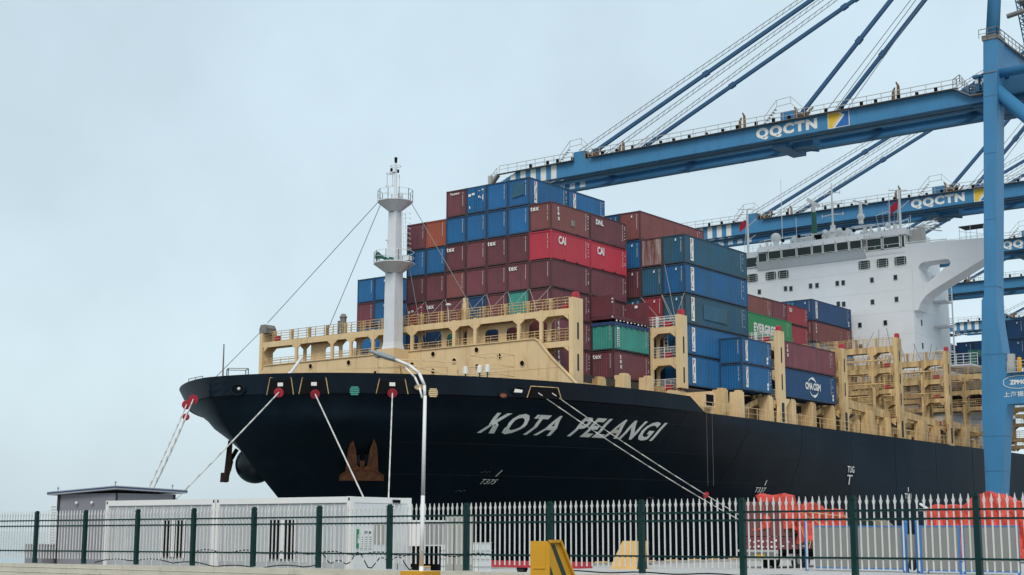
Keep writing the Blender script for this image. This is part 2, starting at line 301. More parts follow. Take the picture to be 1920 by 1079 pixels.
# bulwark, with real thickness; fairlead openings are framed boxes on it
bw = MB()
xb = [-25.3 + (i / 60) ** 2 * 34.6 for i in range(61)] + [9.7, 10.2, 10.8, 11.4, 12.0]
for star in (False, True):
    sgn = 1 if star else -1
    def P(X, z, inn): return (X + (.18 if inn else 0), Y0 + sgn * (hb(X, 13.1 + (z - 13.1), star) - (.16 if inn else 0)), z)
    for a_, b_ in zip(xb, xb[1:]):
        za, zb = ztop(a_), ztop(b_)
        la, lb = 13.1, 13.1
        nseg = 3
        for s_ in range(nseg):
            z0a, z1a = la + (za - la) * s_ / nseg, la + (za - la) * (s_ + 1) / nseg; z0b, z1b = lb + (zb - lb) * s_ / nseg, lb + (zb - lb) * (s_ + 1) / nseg
            bw.quad(P(max(a_, hpar(z0a)[0]), z0a, 0), P(max(b_, hpar(z0b)[0]), z0b, 0), P(b_, z1b, 0), P(a_, z1a, 0))
        bw.quad(P(a_, 13, 1), P(b_, 13, 1), P(b_, zb, 1), P(a_, za, 1)); bw.quad(P(a_, za, 0), P(b_, zb, 0), P(b_, zb, 1), P(a_, za, 1))
part('bulwark', bw, 'hull', ship, smooth=False, fix=False)
# fairleads: dark recess, pale frame
def on_hull(X, z, outw=.03): return Vector((X, Y0 - hb(X, z) - outw, z))
def tangent(X, z): return (on_hull(X + .12, z, 0) - on_hull(X - .12, z, 0)).normalized()
def fairlead(X, zc, w, h, frame='creamold', inner='blackpart', light=None, leg_only=False):
    t = tangent(X, zc); nrm = Vector((t.y, -t.x, 0)).normalized(); c = on_hull(X, zc, 0); c += nrm * .05
    f = lambda a, z, d: c + t * a + Vector((0, 0, z)) + nrm * d
    fr = MB(); th = .045
    for (a0, z0, a1, z1) in ((-w / 2 * 1.12, -h / 2, -w / 2 * .88, h / 2), (w / 2 * 1.12, -h / 2, w / 2 * .88, h / 2), (-w / 2 * .88, h / 2, w / 2 * .88, h / 2)):
        fr.beam(f(a0, z0, .03), f(a1, z1, .03), th, th * 1.3)
    o = part('fairlead', fr, frame, ship)
    rc = MB(); rc.prism([(-w / 2 * 1.0, -h / 2), (w / 2 * 1.0, -h / 2), (w / 2 * .84, h / 2 - .05), (-w / 2 * .84, h / 2 - .05)], lambda a, z: f(a, z, .0), lambda a, z: f(a, z, .03)); part('recess', rc, inner, o)
    if light:
        l = MB(); l.prism([(-.22, -.02), (.22, -.02), (.22, .26), (-.22, .26)], lambda a, z: f(a, z, .035), lambda a, z: f(a, z, .06)); part('roller_plate', l, light, o)
    return o, f
for X, zc, w, h in ((-23.75, 13.65, 2.0, 1.35), (-22.5, 13.65, 2.1, 1.3), (-18.7, 13.65, 2.2, 1.25)):
    fairlead(X, zc, w, h, light='lettering')
fairlead(-8.0, 13.55, 2.9, .95, frame='creamold')
def oval(X, zc, w, h, ring, inner, rz=None):
    t = tangent(X, zc); nrm = Vector((t.y, -t.x, 0)).normalized(); c = on_hull(X, zc, 0) + nrm * .06
    pts = [(w / 2 * math.cos(a), h / 2 * math.sin(a)) for a in [2 * math.pi * k / 16 for k in range(16)]]
    f = lambda a, z, d: c + t * a + Vector((0, 0, z)) + nrm * d
    b_ = MB(); b_.path([f(a, z, .03) for a, z in pts + pts[:1]], .07, 6); o = part('chock', b_, ring, ship)
    i_ = MB(); i_.prism([(a * .85, z * .85) for a, z in pts], lambda a, z: f(a, z, 0), lambda a, z: f(a, z, .02)); part('opening', i_, inner, o)
    return f, o
f_, o_ = oval(-24.85, 13.5, 1.3, .85, 'hull', 'blackpart'); g_ = MB(); g_.ball(f_(.1, .05, .05), .13); part('light', g_, 'lettering', o_)
f_, o_ = oval(-10.2, 13.62, 1.25, .6, 'hull', 'blackpart'); g_ = MB(); g_.prism([(-.4, -.16), (.3, -.16), (.4, .05), (-.3, .12)], lambda a, z: f_(a, z, .03), lambda a, z: f_(a, z, .05)); part('plate', g_, 'lettering', o_)
f_, o_ = oval(-17.1, 13.6, 1.0, .6, 'hull', 'creamold')
f_, o_ = oval(-11.3, 13.2, .75, .5, 'hull', 'rust')
for X, zc, mm_ in ((-20.6, 13.25, 'green'), (-16.2, 13.2, 'cream')):
    t = tangent(X, zc); nrm = Vector((t.y, -t.x, 0)).normalized(); c = on_hull(X, zc, 0) + nrm * .1; g_ = MB()
    for k in range(5): w_k = .28 if k in (0, 4) else .36; g_.prism([(-w_k, -.34 + k * .14), (w_k, -.34 + k * .14), (w_k, -.24 + k * .14), (-w_k, -.24 + k * .14)], lambda a, z: c + t * a + Vector((0, 0, z)), lambda a, z: c + t * a + nrm * .05 + Vector((0, 0, z)))
    part('grating', g_, mm_, ship)
# ship name and hull marks, laid on the curved plating
def hull_text(name, key, X0, z0, sx, sz, mat, out=.05, shear=0.0):
    V, F, w, h = TXT[key]; bm = bmesh.new(); vs = [bm.verts.new((a * sx, b_ * sz, 0)) for a, b_ in V]
    for f in F:
        try: bm.faces.new([vs[k] for k in f])
        except ValueError: pass
    for _ in range(5):
        es = [e_ for e_ in bm.edges if e_.calc_length() > .3]
        if not es: break
        bmesh.ops.subdivide_edges(bm, edges=es, cuts=1); bmesh.ops.triangulate(bm, faces=bm.faces)
    for v in bm.verts:
        X, z = X0 + v.co.x + shear * v.co.y, z0 + v.co.y; v.co = (X, Y0 - hb(X, z) - out - Y0, z)
    me = bpy.data.meshes.new(name); bm.to_mesh(me); bm.free(); me.materials.append(M[mat]); o = bpy.data.objects.new(name, me); COL.objects.link(o); o.parent = ship; return o
w1, w2 = TXT['name1'][2], TXT['name2'][2]
hull_text('name_lettering', 'name1', -10.5, 10.38, 6.55 / w1, 1.58 / TXT['name1'][3], 'nameletters', .05, .14)
hull_text('name_lettering', 'name2', -2.35, 10.42, 9.6 / w2, 1.56 / TXT['name2'][3], 'nameletters', .05, .14)
for key, X, z, hh in (('T375', -5.2, 6.5, .42), ('T337', 25.4, 6.35, .5), ('T301', 55.9, 6.3, .62)):
    V, F, w, h = TXT[key]; hull_text('draught_mark', key, X, z, hh * 1.05 / h, hh / h, 'lettering', .12)
V, F, w, h = TXT['TUG']; hull_text('tug_mark', 'TUG', 41.2, 8.75, 1.6 / w, .68 / h, 'lettering', .1); V, F, w, h = TXT['T']; hull_text('tug_mark', 'T', 41.3, 7.5, 1.2 / w, 1.0 / h, 'lettering', .1)
for X, z in ((-4.4, 7.15), (26.6, 7.05), (57.0, 7.1)):
    g_ = MB(); g_.beam(on_hull(X, z, .1), on_hull(X, z + .5, .1), .06, .06); part('draught_tick', g_, 'lettering', ship)
for X, z in ((-6.4, 5.9), (-6.0, 7.45), (12.2, 5.6), (22.5, 5.4)):
    g_ = MB()
    for k in range(4): g_.beam(on_hull(X + k * .2, z + (k % 2) * .05, .1), on_hull(X + k * .2 + .15, z + .07 * (k % 2), .1), .03, .045)
    part('frame_mark', g_, 'gapgrey', ship)
for X in (11.9, 12.9):
    g_ = MB(); v_ = on_hull(X, 13.05, .12); g_.tube(v_, (v_.x, v_.y, 6.6), .018, 4); part('hanging_rope', g_, 'gapgrey', ship)
# faint plate seams following the frames and strakes
for z in (11.9, 9.6, 7.2, 4.9):
    g_ = MB(); g_.path([on_hull(hpar(z)[0] + 2.2 + k * 2.6, z, .012) for k in range(34)], .02, 4); part('plate_seam', g_, 'seamdark', ship)
for X in (-14, -6.5, 1.2, 9, 20, 31, 42.5, 54, 66, 78, 90, 102):
    g_ = MB(); zs_ = [12.9 - k * .8 for k in range(16)]; g_.path([on_hull(X, z, .012) for z in zs_ if hb(X, z) > 1], .018, 4); part('plate_seam', g_, 'seamdark', ship)
# anchors in their pockets
def anchor(cx, cy, cz, nx, ny, label, tilt=.45, pr=1.35, amat='rust', bs=1.0, pz=.9):
    """stockless anchor; local: a along the plating, b up, c outward"""
    n_ = Vector((nx, ny, 0)).normalized(); t = Vector((-n_.y, n_.x, 0)); t = t if t.x > 0 else -t; up = Vector((0, 0, 1)); up = (up + n_ * tilt).normalized()
    c = Vector((cx, cy, cz)); f = lambda a, b_, d: c + t * a + up * b_ + n_ * d
    bo = MB(); ctr = c + up * pz - n_ * .9; q = (n_ + Vector((0, 0, -.35))).normalized().to_track_quat('Z', 'Y')
    nr, ns = 7, 18; i0 = len(bo.v)
    for a_ in range(nr + 1):
        ph = (math.pi / 2) * a_ / nr; rr, dd = pr * math.cos(ph) ** .55 if a_ < nr else .3, 1.25 * math.sin(ph) * 1.0 - .4
        for k in range(ns): an = 2 * math.pi * k / ns; bo.v.append(tuple(ctr + q @ Vector((rr * math.cos(an), rr * math.sin(an), dd))))
    for a_ in range(nr):
        for k in range(ns): bo.f.append((i0 + a_ * ns + k, i0 + a_ * ns + (k + 1) % ns, i0 + (a_ + 1) * ns + (k + 1) % ns, i0 + (a_ + 1) * ns + k))
    bo.f.append(tuple(i0 + nr * ns + k for k in range(ns)))
    if ny > 0: bo = MB(); bo.ball((-15.0, Y0 + 5.6, 8.25), 1.75, 24, 16, .95)
    part('anchor_pocket', bo, 'pocket', ship, smooth=True)
    am = MB()
    out_ = [(-1.8, -1.55), (1.8, -1.55), (1.8, -1.1), (1.32, -.7), (1.22, .8), (1.0, 2.0), (.66, 1.1), (.46, -.25), (.0, -.62), (-.46, -.25), (-.66, 1.1), (-1.0, 2.0), (-1.22, .8), (-1.32, -.7), (-1.8, -1.1)]
    am.prism(out_, lambda a, b_: f(a, b_ * bs, .42 + .18 * (b_ < -1)), lambda a, b_: f(a * (.86 if b_ > -1 else 1), b_ * bs, .82 + .12 * (b_ < -.5)))
    am.prism([(-1.7, -1.5), (1.7, -1.5), (1.7, -1.15), (.9, -.75), (-.9, -.75), (-1.7, -1.15)], lambda a, b_: f(a, b_ * bs, .5), lambda a, b_: f(a * .9, b_ * bs - .05, 1.25))
    for sx_ in (-1, 1): am.beam(f(sx_ * .95, -.7 * bs, .8), f(sx_ * .98, 1.6 * bs, .72), .14, .3)
    am.beam(f(0, -.6, .6), f(0, .3, .45), .34, .3)
    o = part('anchor', am, amat, ship, label=label)
    am2 = MB(); am2.tube(f(0, .3, .5), f(0, 1.3, .0), .2, 8); part('shank', am2, 'blackpart', o)
anchor(-15.6, Y0 - hb(-15.6, 8.1) - .35, 8.0, -.62, -.62, 'rusty port anchor drawn up flat against the bow', 1.0, 1.5, 'rust', 1.3)
anchor(-15.6, Y0 + 7.45, 8.3, -.74, .64, 'rusty starboard anchor seen edge on past the stem', -.04, 2.0, 'rustdark', 1.0, -.15)

# breakwater on the forecastle
def ring_hole(y, z, X, mb_dark, mb_rim, r=.24):
    pts = [(r * math.cos(a), r * math.sin(a)) for a in [2 * math.pi * k / 14 for k in range(14)]]
    mb_rim.path([(X - .03, y + a * 1.1, z + b_ * 1.1) for a, b_ in pts + pts[:1]], .035, 5)
    mb_dark.prism(pts, lambda a, b_: (X - .02, y + a, z + b_), lambda a, b_: (X - .004, y + a, z + b_))
bk = MB(); XW = -2.75
outl = [(34.55, 12.98), (34.45, 17.7), (33.6, 18.85), (-.25, 18.87), (-.6, 18.65), (-1.25, 17.9), (-2.0, 17.1), (-3.4, 15.85), (-4.75, 14.55), (-4.75, 12.98)]
bk.prism(outl, lambda y, z: (XW, y, z), lambda y, z: (XW + .12, y, z))
brk = part('breakwater', bk, 'cream', ship)
ew = MB()
for (ya, za), (yb, zb) in zip(outl[2:-1], outl[3:-1]): ew.beam((XW + .06, ya, za + .03), (XW + .06, yb, zb + .03), .34, .09)
part('edge_bar', ew, 'cream', brk)
hd = MB()
for y, z in ((27.05, 18.35), (21.92, 18.35), (11.31, 18.4), (13.84, 17.6), (6.22, 18.4), (11.29, 16.85), (3.67, 17.65), (1.14, 16.85), (8.8, 17.6), (6.13, 16.9), (30.2, 17.2), (18.4, 17.1)): hr = MB(); ring_hole(y, z, XW, hd, hr); part('hole_rim', hr, 'cream', brk)
loose('drain_hole', hd, 'blackpart', brk)
ga = MB(); ga.prism([(-1.9, 14.62), (-.45, 14.55), (-.5, 14.95), (-.75, 15.12), (-1.6, 15.12), (-1.85, 14.95)], lambda y, z: (XW - .03, y, z), lambda y, z: (XW - .004, y, z)); part('low_opening', ga, 'deckdark', brk)
we = MB(); we.box(XW - .012, XW - .002, -3.2, 8.2, 16.25, 16.28); part('weld_line', we, 'creamold', brk)
# stiffening brackets behind the breakwater
sb = MB()
for y in range(2, 33, 5): sb.prism([(XW + .13, 12.98), (XW + 1.2, 12.98), (XW + .13, 18.4)], lambda x, z, y=y: (x, y, z), lambda x, z, y=y: (x, y + .04, z))
loose('bracket', sb, 'cream', brk)

# ---- lashing bridges
def frame_opening(mb, x, th, y0, y1, z0, z1, ch=.45):
    """chamfers in the upper corners of an opening (a plane facing -X)"""
    for ya, d in ((y0, 1), (y1, -1)):
        mb.prism([(ya, z1), (ya + d * ch * 1.3, z1), (ya, z1 - ch)], lambda y, z: (x, y, z), lambda y, z: (x + th, y, z))
def slot_post(lb, x0, x1, y0, y1, z0, z1, mat, slots, base=None, cap=True):
    p = MB(); p.box(x0, x1, y0, y1, z0, z1); o = part('end_post', p, mat, lb)
    if base:
        q = MB(); q.prism([(x0 - .1, z0), (x0 + .02, z0 - .9), (x0 - .15, base), (x1 + .15, base), (x1 - .02, z0 - .9), (x1 + .75, z0 - .15), (x1 + .75, z0), ], lambda x, z: (x, y0 - .02, z), lambda x, z: (x, y1 - .1, z)); part('post_foot', q, mat, lb)
    s = MB(); xm = (x0 + x1) / 2
    pts = lambda zc, hh: [(xm + .13 * math.cos(a), zc + (hh / 2 - .13) * (1 if math.sin(a) >= 0 else -1) + .13 * math.sin(a)) for a in [2 * math.pi * (k + .5) / 14 for k in range(14)]]
    for zc, hh in slots: s.prism(pts(zc, hh), lambda x, z: (x, y0 - .012, z), lambda x, z: (x, y0 - .002, z))
    if base: s.prism([(a * 1.0 + .25 * (1 if a > xm else -1) * .6, c) for a, c in pts((z0 + base) / 2 - .1, z0 - base - .7)], lambda x, z: (x, y0 - .032, z), lambda x, z: (x, y0 - .022, z))
    loose('slot', s, 'gap', lb)
    if cap:
        c = MB(); n = 10; ym = (y0 + y1) / 2
        for k in range(n):
            a = math.pi * k / n; b2 = math.pi * (k + 1) / n
            c.hexa([(xm - .34 * math.cos(a), y0 + .03, z1), (xm - .34 * math.cos(b2), y0 + .03, z1), (xm - .34 * math.cos(b2), y1 - .03, z1), (xm - .34 * math.cos(a), y1 - .03, z1),
                    (xm - .34 * math.cos(a), y0 + .03, z1 + .35 + .22 * math.sin(a)), (xm - .34 * math.cos(b2), y0 + .03, z1 + .35 + .22 * math.sin(b2)), (xm - .34 * math.cos(b2), y1 - .03, z1 + .35 + .22 * math.sin(b2)), (xm - .34 * math.cos(a), y1 - .03, z1 + .35 + .22 * math.sin(a))])
        c.box(xm - .3, xm + .3, y0 + .02, y1 - .02, z1, z1 + .4); part('lamp_cap', c, 'redcap', lb)
def lashing_bridge(X, ye0, ye1, levels, ztop_, mat, zbot, ys, slots, base=None, wid=1.0, plates=(), rodz=None, railmat=None, lvbar=.5):
    lb = part('lashing_bridge', MB_from_boxes([(X, X + wid, ye0 + .4, ye1 - .4, levels[0][1] - .06, levels[0][1])]), mat, ship)
    rm = railmat or mat
    for side in (0, 1):
        x = X if side == 0 else X + wid - .14
        fr = MB()
        for (zb_, zt_) in levels: fr.box(x, x + .14, ye0 + .4, ye1 - .4, zb_, zt_ - .004)
        for y in ys:
            q = MB(); q.box(x - .04, x + .18, y - .15, y + .15, zbot, levels[-1][1] + .08); part('post', q, mat, lb)
        cb = fr; allY = sorted([ye0 + .4] + [y for y in ys] + [ye1 - .4])
        for (zb_, zt_) in levels:
            for ya, yb in zip(allY, allY[1:]):
                if yb - ya > 1.6: frame_opening(cb, x + .01, .12, ya + .14, yb - .14, zb_ - 1, zb_, .42)
        part('cross_beam', fr, mat, lb)
    wk = MB()
    for (zb_, zt_) in levels[1:]: wk.box(X + .15, X + wid - .15, ye0 + .4, ye1 - .4, zt_ - .1, zt_ - .05)
    part('walkway', wk, 'deckdark', lb)
    rl = MB()
    for (zb_, zt_) in levels:
        for x in (X + .07, X + wid - .07): rail(rl, [(x, ye0 + .5, zt_), (x, ye1 - .5, zt_)], 1.0, 1.23, .03, 3)
    st = rl
    y = ye0 + 2.7
    while y < ye1 - 1: st.box(X + .3, X + .55, y - .11, y + .11, levels[-1][1], levels[-1][1] + 1.08); y += 2.46
    part('railing', rl, rm, lb)
    for (pa, pb, wins) in plates:
        zz0, zz1 = levels[0][1], levels[-1][0]; pl = MB(); xs_ = X + wid - .3
        edges = [pa] + [v for w in wins for v in w] + [pb]
        for k in range(0, len(edges), 2): pl.box(xs_, xs_ + .06, min(edges[k], edges[k + 1]), max(edges[k], edges[k + 1]), zz0, zz1)
        for w in wins:
            pl.box(xs_, xs_ + .06, w[0], w[1], zz1 - .42, zz1)
            for ya, d in ((w[0], 1), (w[1], -1)): pl.prism([(ya, zz1 - .42), (ya + d * .32, zz1 - .42), (ya + d * .09, zz1 - .51), (ya, zz1 - .74)], lambda y, z: (xs_, y, z), lambda y, z: (xs_ + .06, y, z))
        part('window_plate', pl, mat, lb)
    slot_post(lb, X - .1, X + wid + .1, ye0, ye0 + .42, zbot, ztop_, mat, slots, base)
    p = MB(); p.box(X - .1, X + wid + .1, ye1 - .42, ye1, zbot, ztop_); part('end_post', p, mat, lb)
    return lb
def MB_from_boxes(bs):
    q = MB()
    for x in bs: q.box(*x)
    return q
lb0 = lashing_bridge(-2.25, -3.95, 34.9, [(18.05, 18.62), (20.78, 21.33)], 22.25, 'cream', 12.98, [-.5, 1.93, 6.85, 9.31, 14.38, 19.3, 22.21, 24.72, 29.68], [(19.4, 1.5), (16.7, 1.5)], wid=1.3,
                     plates=[(1.95, 8.6, [(2.8, 4.05), (4.96, 6.48)]), (24.3, 28.6, [(24.7, 26.6)]), (9.5, 11.6, [(9.9, 11.0)])], railmat='creamold')
p = MB(); p.prism([(34.0, 22.25), (35.0, 22.25), (35.05, 22.7), (34.85, 23.15), (34.2, 23.15), (33.95, 22.8)], lambda y, z: (-2.3, y, z), lambda y, z: (-1.0, y, z)); part('floodlight_box', p, 'walk', lb0)
p = MB(); p.tube((-1.7, 23.8, 21.3), (-1.7, 23.8, 23.0), .28, 8, .34); p.tube((-1.7, 23.8, 23.0), (-1.7, 23.8, 23.35), .42, 8, .2); p.tube((-1.8, 24.3, 21.3), (-1.8, 24.3, 22.7), .12, 6); part('vent_pipe', p, 'walk', lb0)
p = MB(); ladder(p, (-1.2, -1.5, 18.6), (-1.2, -1.5, 21.3)); part('ladder', p, 'cream', lb0)
p = MB(); p.ball((-1.6, 10.5, 23.0), .28, 8, 6, .5); p.tube((-1.6, 10.5, 21.3), (-1.6, 10.6, 22.9), .03, 5); part('lamp', p, 'lettering', lb0)
p = MB(); p.box(-1.9, -1.5, 8.2, 8.6, 21.3, 22.9); p.box(-1.9, -1.5, 8.25, 8.55, 22.9, 23.4); part('signal_post', p, 'cream', lb0)
p = MB(); p.box(-2.0, -1.6, -3.1, -2.6, 21.35, 21.75); p.box(-2.1, -1.8, 32.4, 33, 21.4, 21.9); loose('fire_box', p, 'redcap', lb0)
LBS = []
for X, ye0, zt, lv, bs, sl, nm in ((12.55, -5.52, 22.4, [(15.0, 15.45), (17.75, 18.45), (20.75, 21.35)], 13.0, [(19.6, 1.6), (16.8, 1.5)], 'cream'),
                                   (27.15, -8.02, 22.3, [(15.0, 15.45), (17.75, 18.4), (20.7, 21.3)], 13.0, [(19.9, 1.6), (17.2, 1.6)], 'cream'),
                                   (41.6, -8.05, 22.0, [(15.0, 15.5), (17.5, 18.0), (20.5, 21.2)], 13.0, [(20.2, 1.5), (17.6, 1.5)], 'creamold'),
                                   (56.2, -8.2, 24.7, [(15.0, 15.5), (18.3, 18.8), (20.7, 21.3), (23.1, 23.8)], 13.0, [(22.6, 1.2), (20.0, 1.2), (17.6, 1.4)], 'creamold'),
                                   (70.8, -8.4, 24.6, [(15.0, 15.5), (18.3, 18.8), (20.6, 21.2), (22.9, 23.6)], 13.0, [(22.4, 1.2), (19.8, 1.2), (17.4, 1.4)], 'creamold')):
    ys = [ye0 + 3.1] + [ye0 + 3.1 + 4.92 * k for k in range(1, 9) if ye0 + 3.1 + 4.92 * k < 37]
    L_ = lashing_bridge(X, ye0, 2 * Y0 - ye0, lv, zt, nm, 15.6, ys, sl, base=bs if ye0 < -6 else None, wid=1.2, railmat='creamold' if nm == 'creamold' else 'lettering'); LBS.append(L_)
    p = MB()
    for (zb_, zt_) in lv[:3]: p.box(X + .2, X + .6, ye0 + 1.2, ye0 + 1.9, zt_ + .05, zt_ + .55)
    loose('fire_box', p, 'redcap', L_)
    p = MB(); ladder(p, (X + .6, ye0 + 1.9, lv[-2][1]), (X + .6, ye0 + 1.9, lv[-1][1])); part('ladder', p, nm, L_)
lashing_bridge(84.85, -8.4, 39.2, [(15.0, 15.5), (18.3, 18.8), (20.4, 21.0), (22.4, 23.1)], 24.2, 'creamold', 13.1, [-5.3 + 4.92 * k for k in range(9)], [(22.2, 1.2), (19.8, 1.2)], wid=.8, railmat='creamold')
# pipes and cell guides standing in the empty bays
for X0_, X1_ in ((43.4, 55.9), (58.0, 70.4), (72.6, 84.3)):
    for yk in range(7):
        y = -5.4 + yk * 4.92
        p = MB(); p.box(X0_, X0_ + .25, y - .12, y + .12, 15.7, 22.6 if X0_ > 50 else 19.5); p.box(X1_ - .25, X1_, y - .12, y + .12, 15.7, 22.6 if X0_ > 50 else 19.5); loose('cell_guide', p, 'creamold', ship)
    p = MB()
    for z in (16.4, 17.3): p.tube((X0_ + .3, -5.0, z), (X0_ + .3, 30, z), .07, 6)
    for z in (19.4, 22.1): p.tube((X1_ - .4, -7, z), (X1_ - .4, 30, z), .08, 6)
    loose('pipe', p, 'creamold', ship)
# upright lashing rods left standing on the empty bays
for L_, X, ye0, zs in ((LBS[2], 41.5, -8.05, (18, 21.2)), (LBS[3], 56.1, -8.2, (18.8, 21.3, 23.8)), (LBS[4], 70.7, -8.4, (18.8, 21.2, 23.6))):
    for z in zs:
        p = MB()
        for k in range(26):
            y = ye0 + 1.5 + k * .95 + rnd.uniform(-.3, .3); p.tube((X + rnd.choice((0, 1.2)), y, z), (X + .6 + rnd.uniform(-.5, .5), y + rnd.uniform(-.9, .9), z + rnd.uniform(1.3, 2.3)), .03, 4)
        part('lashing_rod', p, 'walk', L_)
# side pedestals, coamings and hatch covers
cm = MB(); cm.box(-.9, 12.4, -3.2, 34, 12.98, 15.2); cm.box(13.8, 27.0, -5.6, 36.4, 12.98, 14.9)
for xa, xb_ in ((28.6, 41.4), (43.1, 56.0), (57.7, 70.6), (72.3, 84.6)): cm.box(xa, xb_, -4.6, 35.4, 12.98, 14.9)
loose('hatch_coaming', cm, 'creamold', ship)
hc = MB(); hc.box(-.8, 12.3, -2.9, 33.7, 15.3, 15.95); hc.box(13.9, 26.9, -5.0, 35.8, 15.0, 15.8)
for xa, xb_ in ((28.7, 41.3), (43.2, 55.9), (57.8, 70.5), (72.4, 84.5)): hc.box(xa, xb_, -4.5, 35.3, 15.0, 15.75)
loose('hatch_cover', hc, 'deckdark', ship)
for x, y0_, w_, zb_, zt_, mt in ((2.5, -3.7, .95, 13, 15.85, 'creamold'), (6.1, -3.9, .95, 13, 16.45, 'cream'), (9.9, -4.0, .75, 13, 16.55, 'cream'), (11.4, -4.2, 1.1, 13, 15.7, 'creamold'), (17.2, -7.5, 1.0, 13, 15.8, 'creamold'), (20.4, -7.5, .8, 13, 15.85, 'cream'), (26.3, -7.5, .8, 13, 15.8, 'cream'),
                                 (31.2, -7.5, .8, 13, 15.8, 'cream'), (35.6, -7.5, 1.1, 13, 15.8, 'creamold'), (40.4, -7.5, .7, 13, 15.8, 'creamold'), (49.8, -7.7, 1.3, 13, 15.9, 'creamold'), (54.4, -7.7, .8, 13, 15.4, 'creamold'), (64.3, -7.9, 1.4, 13, 15.7, 'creamold'), (68.6, -7.9, .8, 13, 15.2, 'creamold'), (78.2, -7.9, 1.3, 13, 15.7, 'creamold')):
    p = MB(); p.hexa([(x - w_ / 2 - .12, y0_, zb_), (x + w_ / 2 + .12, y0_, zb_), (x + w_ / 2 + .12, y0_ + 1.1, zb_), (x - w_ / 2 - .12, y0_ + 1.1, zb_), (x - w_ / 2, y0_, zt_ - .15), (x + w_ / 2, y0_, zt_ - .15), (x + w_ / 2, y0_ + 1.1, zt_ - .15), (x - w_ / 2, y0_ + 1.1, zt_ - .15)])
    p.box(x - w_ / 2 + .05, x - .05, y0_ + .1, y0_ + .6, zt_ - .15, zt_); p.box(x + .05, x + w_ / 2 - .05, y0_ + .1, y0_ + .6, zt_ - .15, zt_); part('container_pedestal', p, mt, ship)
p = MB(); p.box(13.6, 14.2, -8.0, -4.9, 13.1, 15.2); p.box(11.2, 13.8, -5.3, -4.9, 13.1, 15.3); p.box(12.4, 14.3, -8.1, -7.7, 13.7, 15.0); part('winch_cabinet', p, 'cream', ship)
p = MB(); p.box(12.6, 13.9, -8.14, -8.11, 13.85, 14.85); part('cabinet_opening', p, 'blackpart', ship)
# diagonal deck struts and low boxes between the lashing bridges
p = MB()
for x in (22.5, 36.5, 46, 60, 74, 80):
    p.beam((x, -6.3, 14.2), (x + 3.2, -6.3, 15.3), .25, .5); p.box(x + 3.2, x + 6, -6.5, -6.0, 14.75, 15.35); p.box(x - 2.6, x - 1.9, -6.7, -5.8, 13, 14.6)
loose('deck_strut', p, 'creamold', ship)
p = MB()
for k in range(46):
    x = 43.5 + k * .95; w_ = rnd.uniform(.25, .7); z = rnd.uniform(13.7, 14.9); y = rnd.uniform(-7.4, -5.2)
    p.box(x, x + w_, y, y + .4, 12.98, z)
loose('vent_box', p, 'creamold', ship)
p = MB(); rail(p, [(12.0, -8.15, 13.05), (88, -8.15, 13.05)], 1.1, 1.7, .026, 1); part('deck_railing', p, 'cream', ship)
p = MB(); p.beam((43.4, -7.0, 16.4), (55.9, -7.0, 15.7), .4, .9); p.beam((58, -7.1, 16.2), (70.4, -7.1, 15.6), .4, .8); p.beam((72.4, -7.1, 15.9), (84, -7.1, 15.6), .4, .8); loose('side_girder', p, 'creamold', ship)
# hold ladders and platforms seen through the empty bays
p = MB()
for X in (49.5, 64, 78.2):
    for y in (-3, 4, 11, 18): p.box(X - .2, X + .2, y - .2, y + .2, 15.7, 18.2)
    for z in (16.6, 18.2): p.box(X - .1, X + .1, -4, 19, z, z + .12)
part('cell_guide', p, 'creamold', ship)

# ---- foremast
XM, YM = -3.7, 15.4
p = MB()
secs = [(19.0, 1.5, 1.45), (19.7, 1.32, 1.22), (26.3, 1.22, 1.1), (26.4, 1.1, .95), (32.0, .95, .78)]
for (za, wa, da), (zb_, wb, db) in zip(secs, secs[1:]):
    p.hexa([(XM - da / 2, YM - wa / 2, za), (XM + da / 2, YM - wa / 2, za), (XM + da / 2, YM + wa / 2, za), (XM - da / 2, YM + wa / 2, za), (XM - db / 2, YM - wb / 2, zb_), (XM + db / 2, YM - wb / 2, zb_), (XM + db / 2, YM + wb / 2, zb_), (XM - db / 2, YM + wb / 2, zb_)])
fm = part('foremast', p, 'mastwhite', ship)
p = MB(); p.box(XM - 1.0, XM + 1.0, YM - 1.1, YM + 1.1, 12.98, 19.02); part('mast_house', p, 'cream', fm)
def platform(zc, r0, r1, drop, nm='platform'):
    q = MB(); n = 10; i = len(q.v); 
    for rr, z in ((r0, zc - drop), (r1, zc - .08), (r1, zc)):
        for k in range(n): a = 2 * math.pi * (k + .5) / n; q.v.append((XM + rr * math.cos(a), YM + rr * math.sin(a), z))
    for l_ in range(2):
        for k in range(n): q.f.append((i + l_ * n + k, i + l_ * n + (k + 1) % n, i + (l_ + 1) * n + (k + 1) % n, i + (l_ + 1) * n + k))
    q.f.append(tuple(i + 2 * n + k for k in range(n))); o = part(nm, q, 'mastwhite', fm)
    rl = MB(); rr = r1 - .06; pts = [(XM + rr * math.cos(2 * math.pi * (k + .5) / n), YM + rr * math.sin(2 * math.pi * (k + .5) / n), zc) for k in range(n)]; rail(rl, pts + pts[:1], 1.05, 1.1, .028, 1); part('railing', rl, 'whitetrim', fm)
platform(27.1, .75, 1.95, .95); platform(33.0, .55, 1.7, 1.0)
p = MB(); p.tube((XM, YM, 33), (XM, YM, 36.7), .17, 8, .13); p.tube((XM + .25, YM - .25, 33), (XM + .25, YM - .25, 35.6), .05, 5)
for z in (34.5, 35.7, 36.4):
    for cy in (.38,):
        rr = .36 if z < 36 else .5; cx = XM - .3 if z < 36 else XM; cyy = YM + .45 if z < 36 else YM
        q = [(cx + rr * math.cos(2 * math.pi * k / 10), cyy + rr * math.sin(2 * math.pi * k / 10), z) for k in range(11)]; p.path(q, .03, 4)
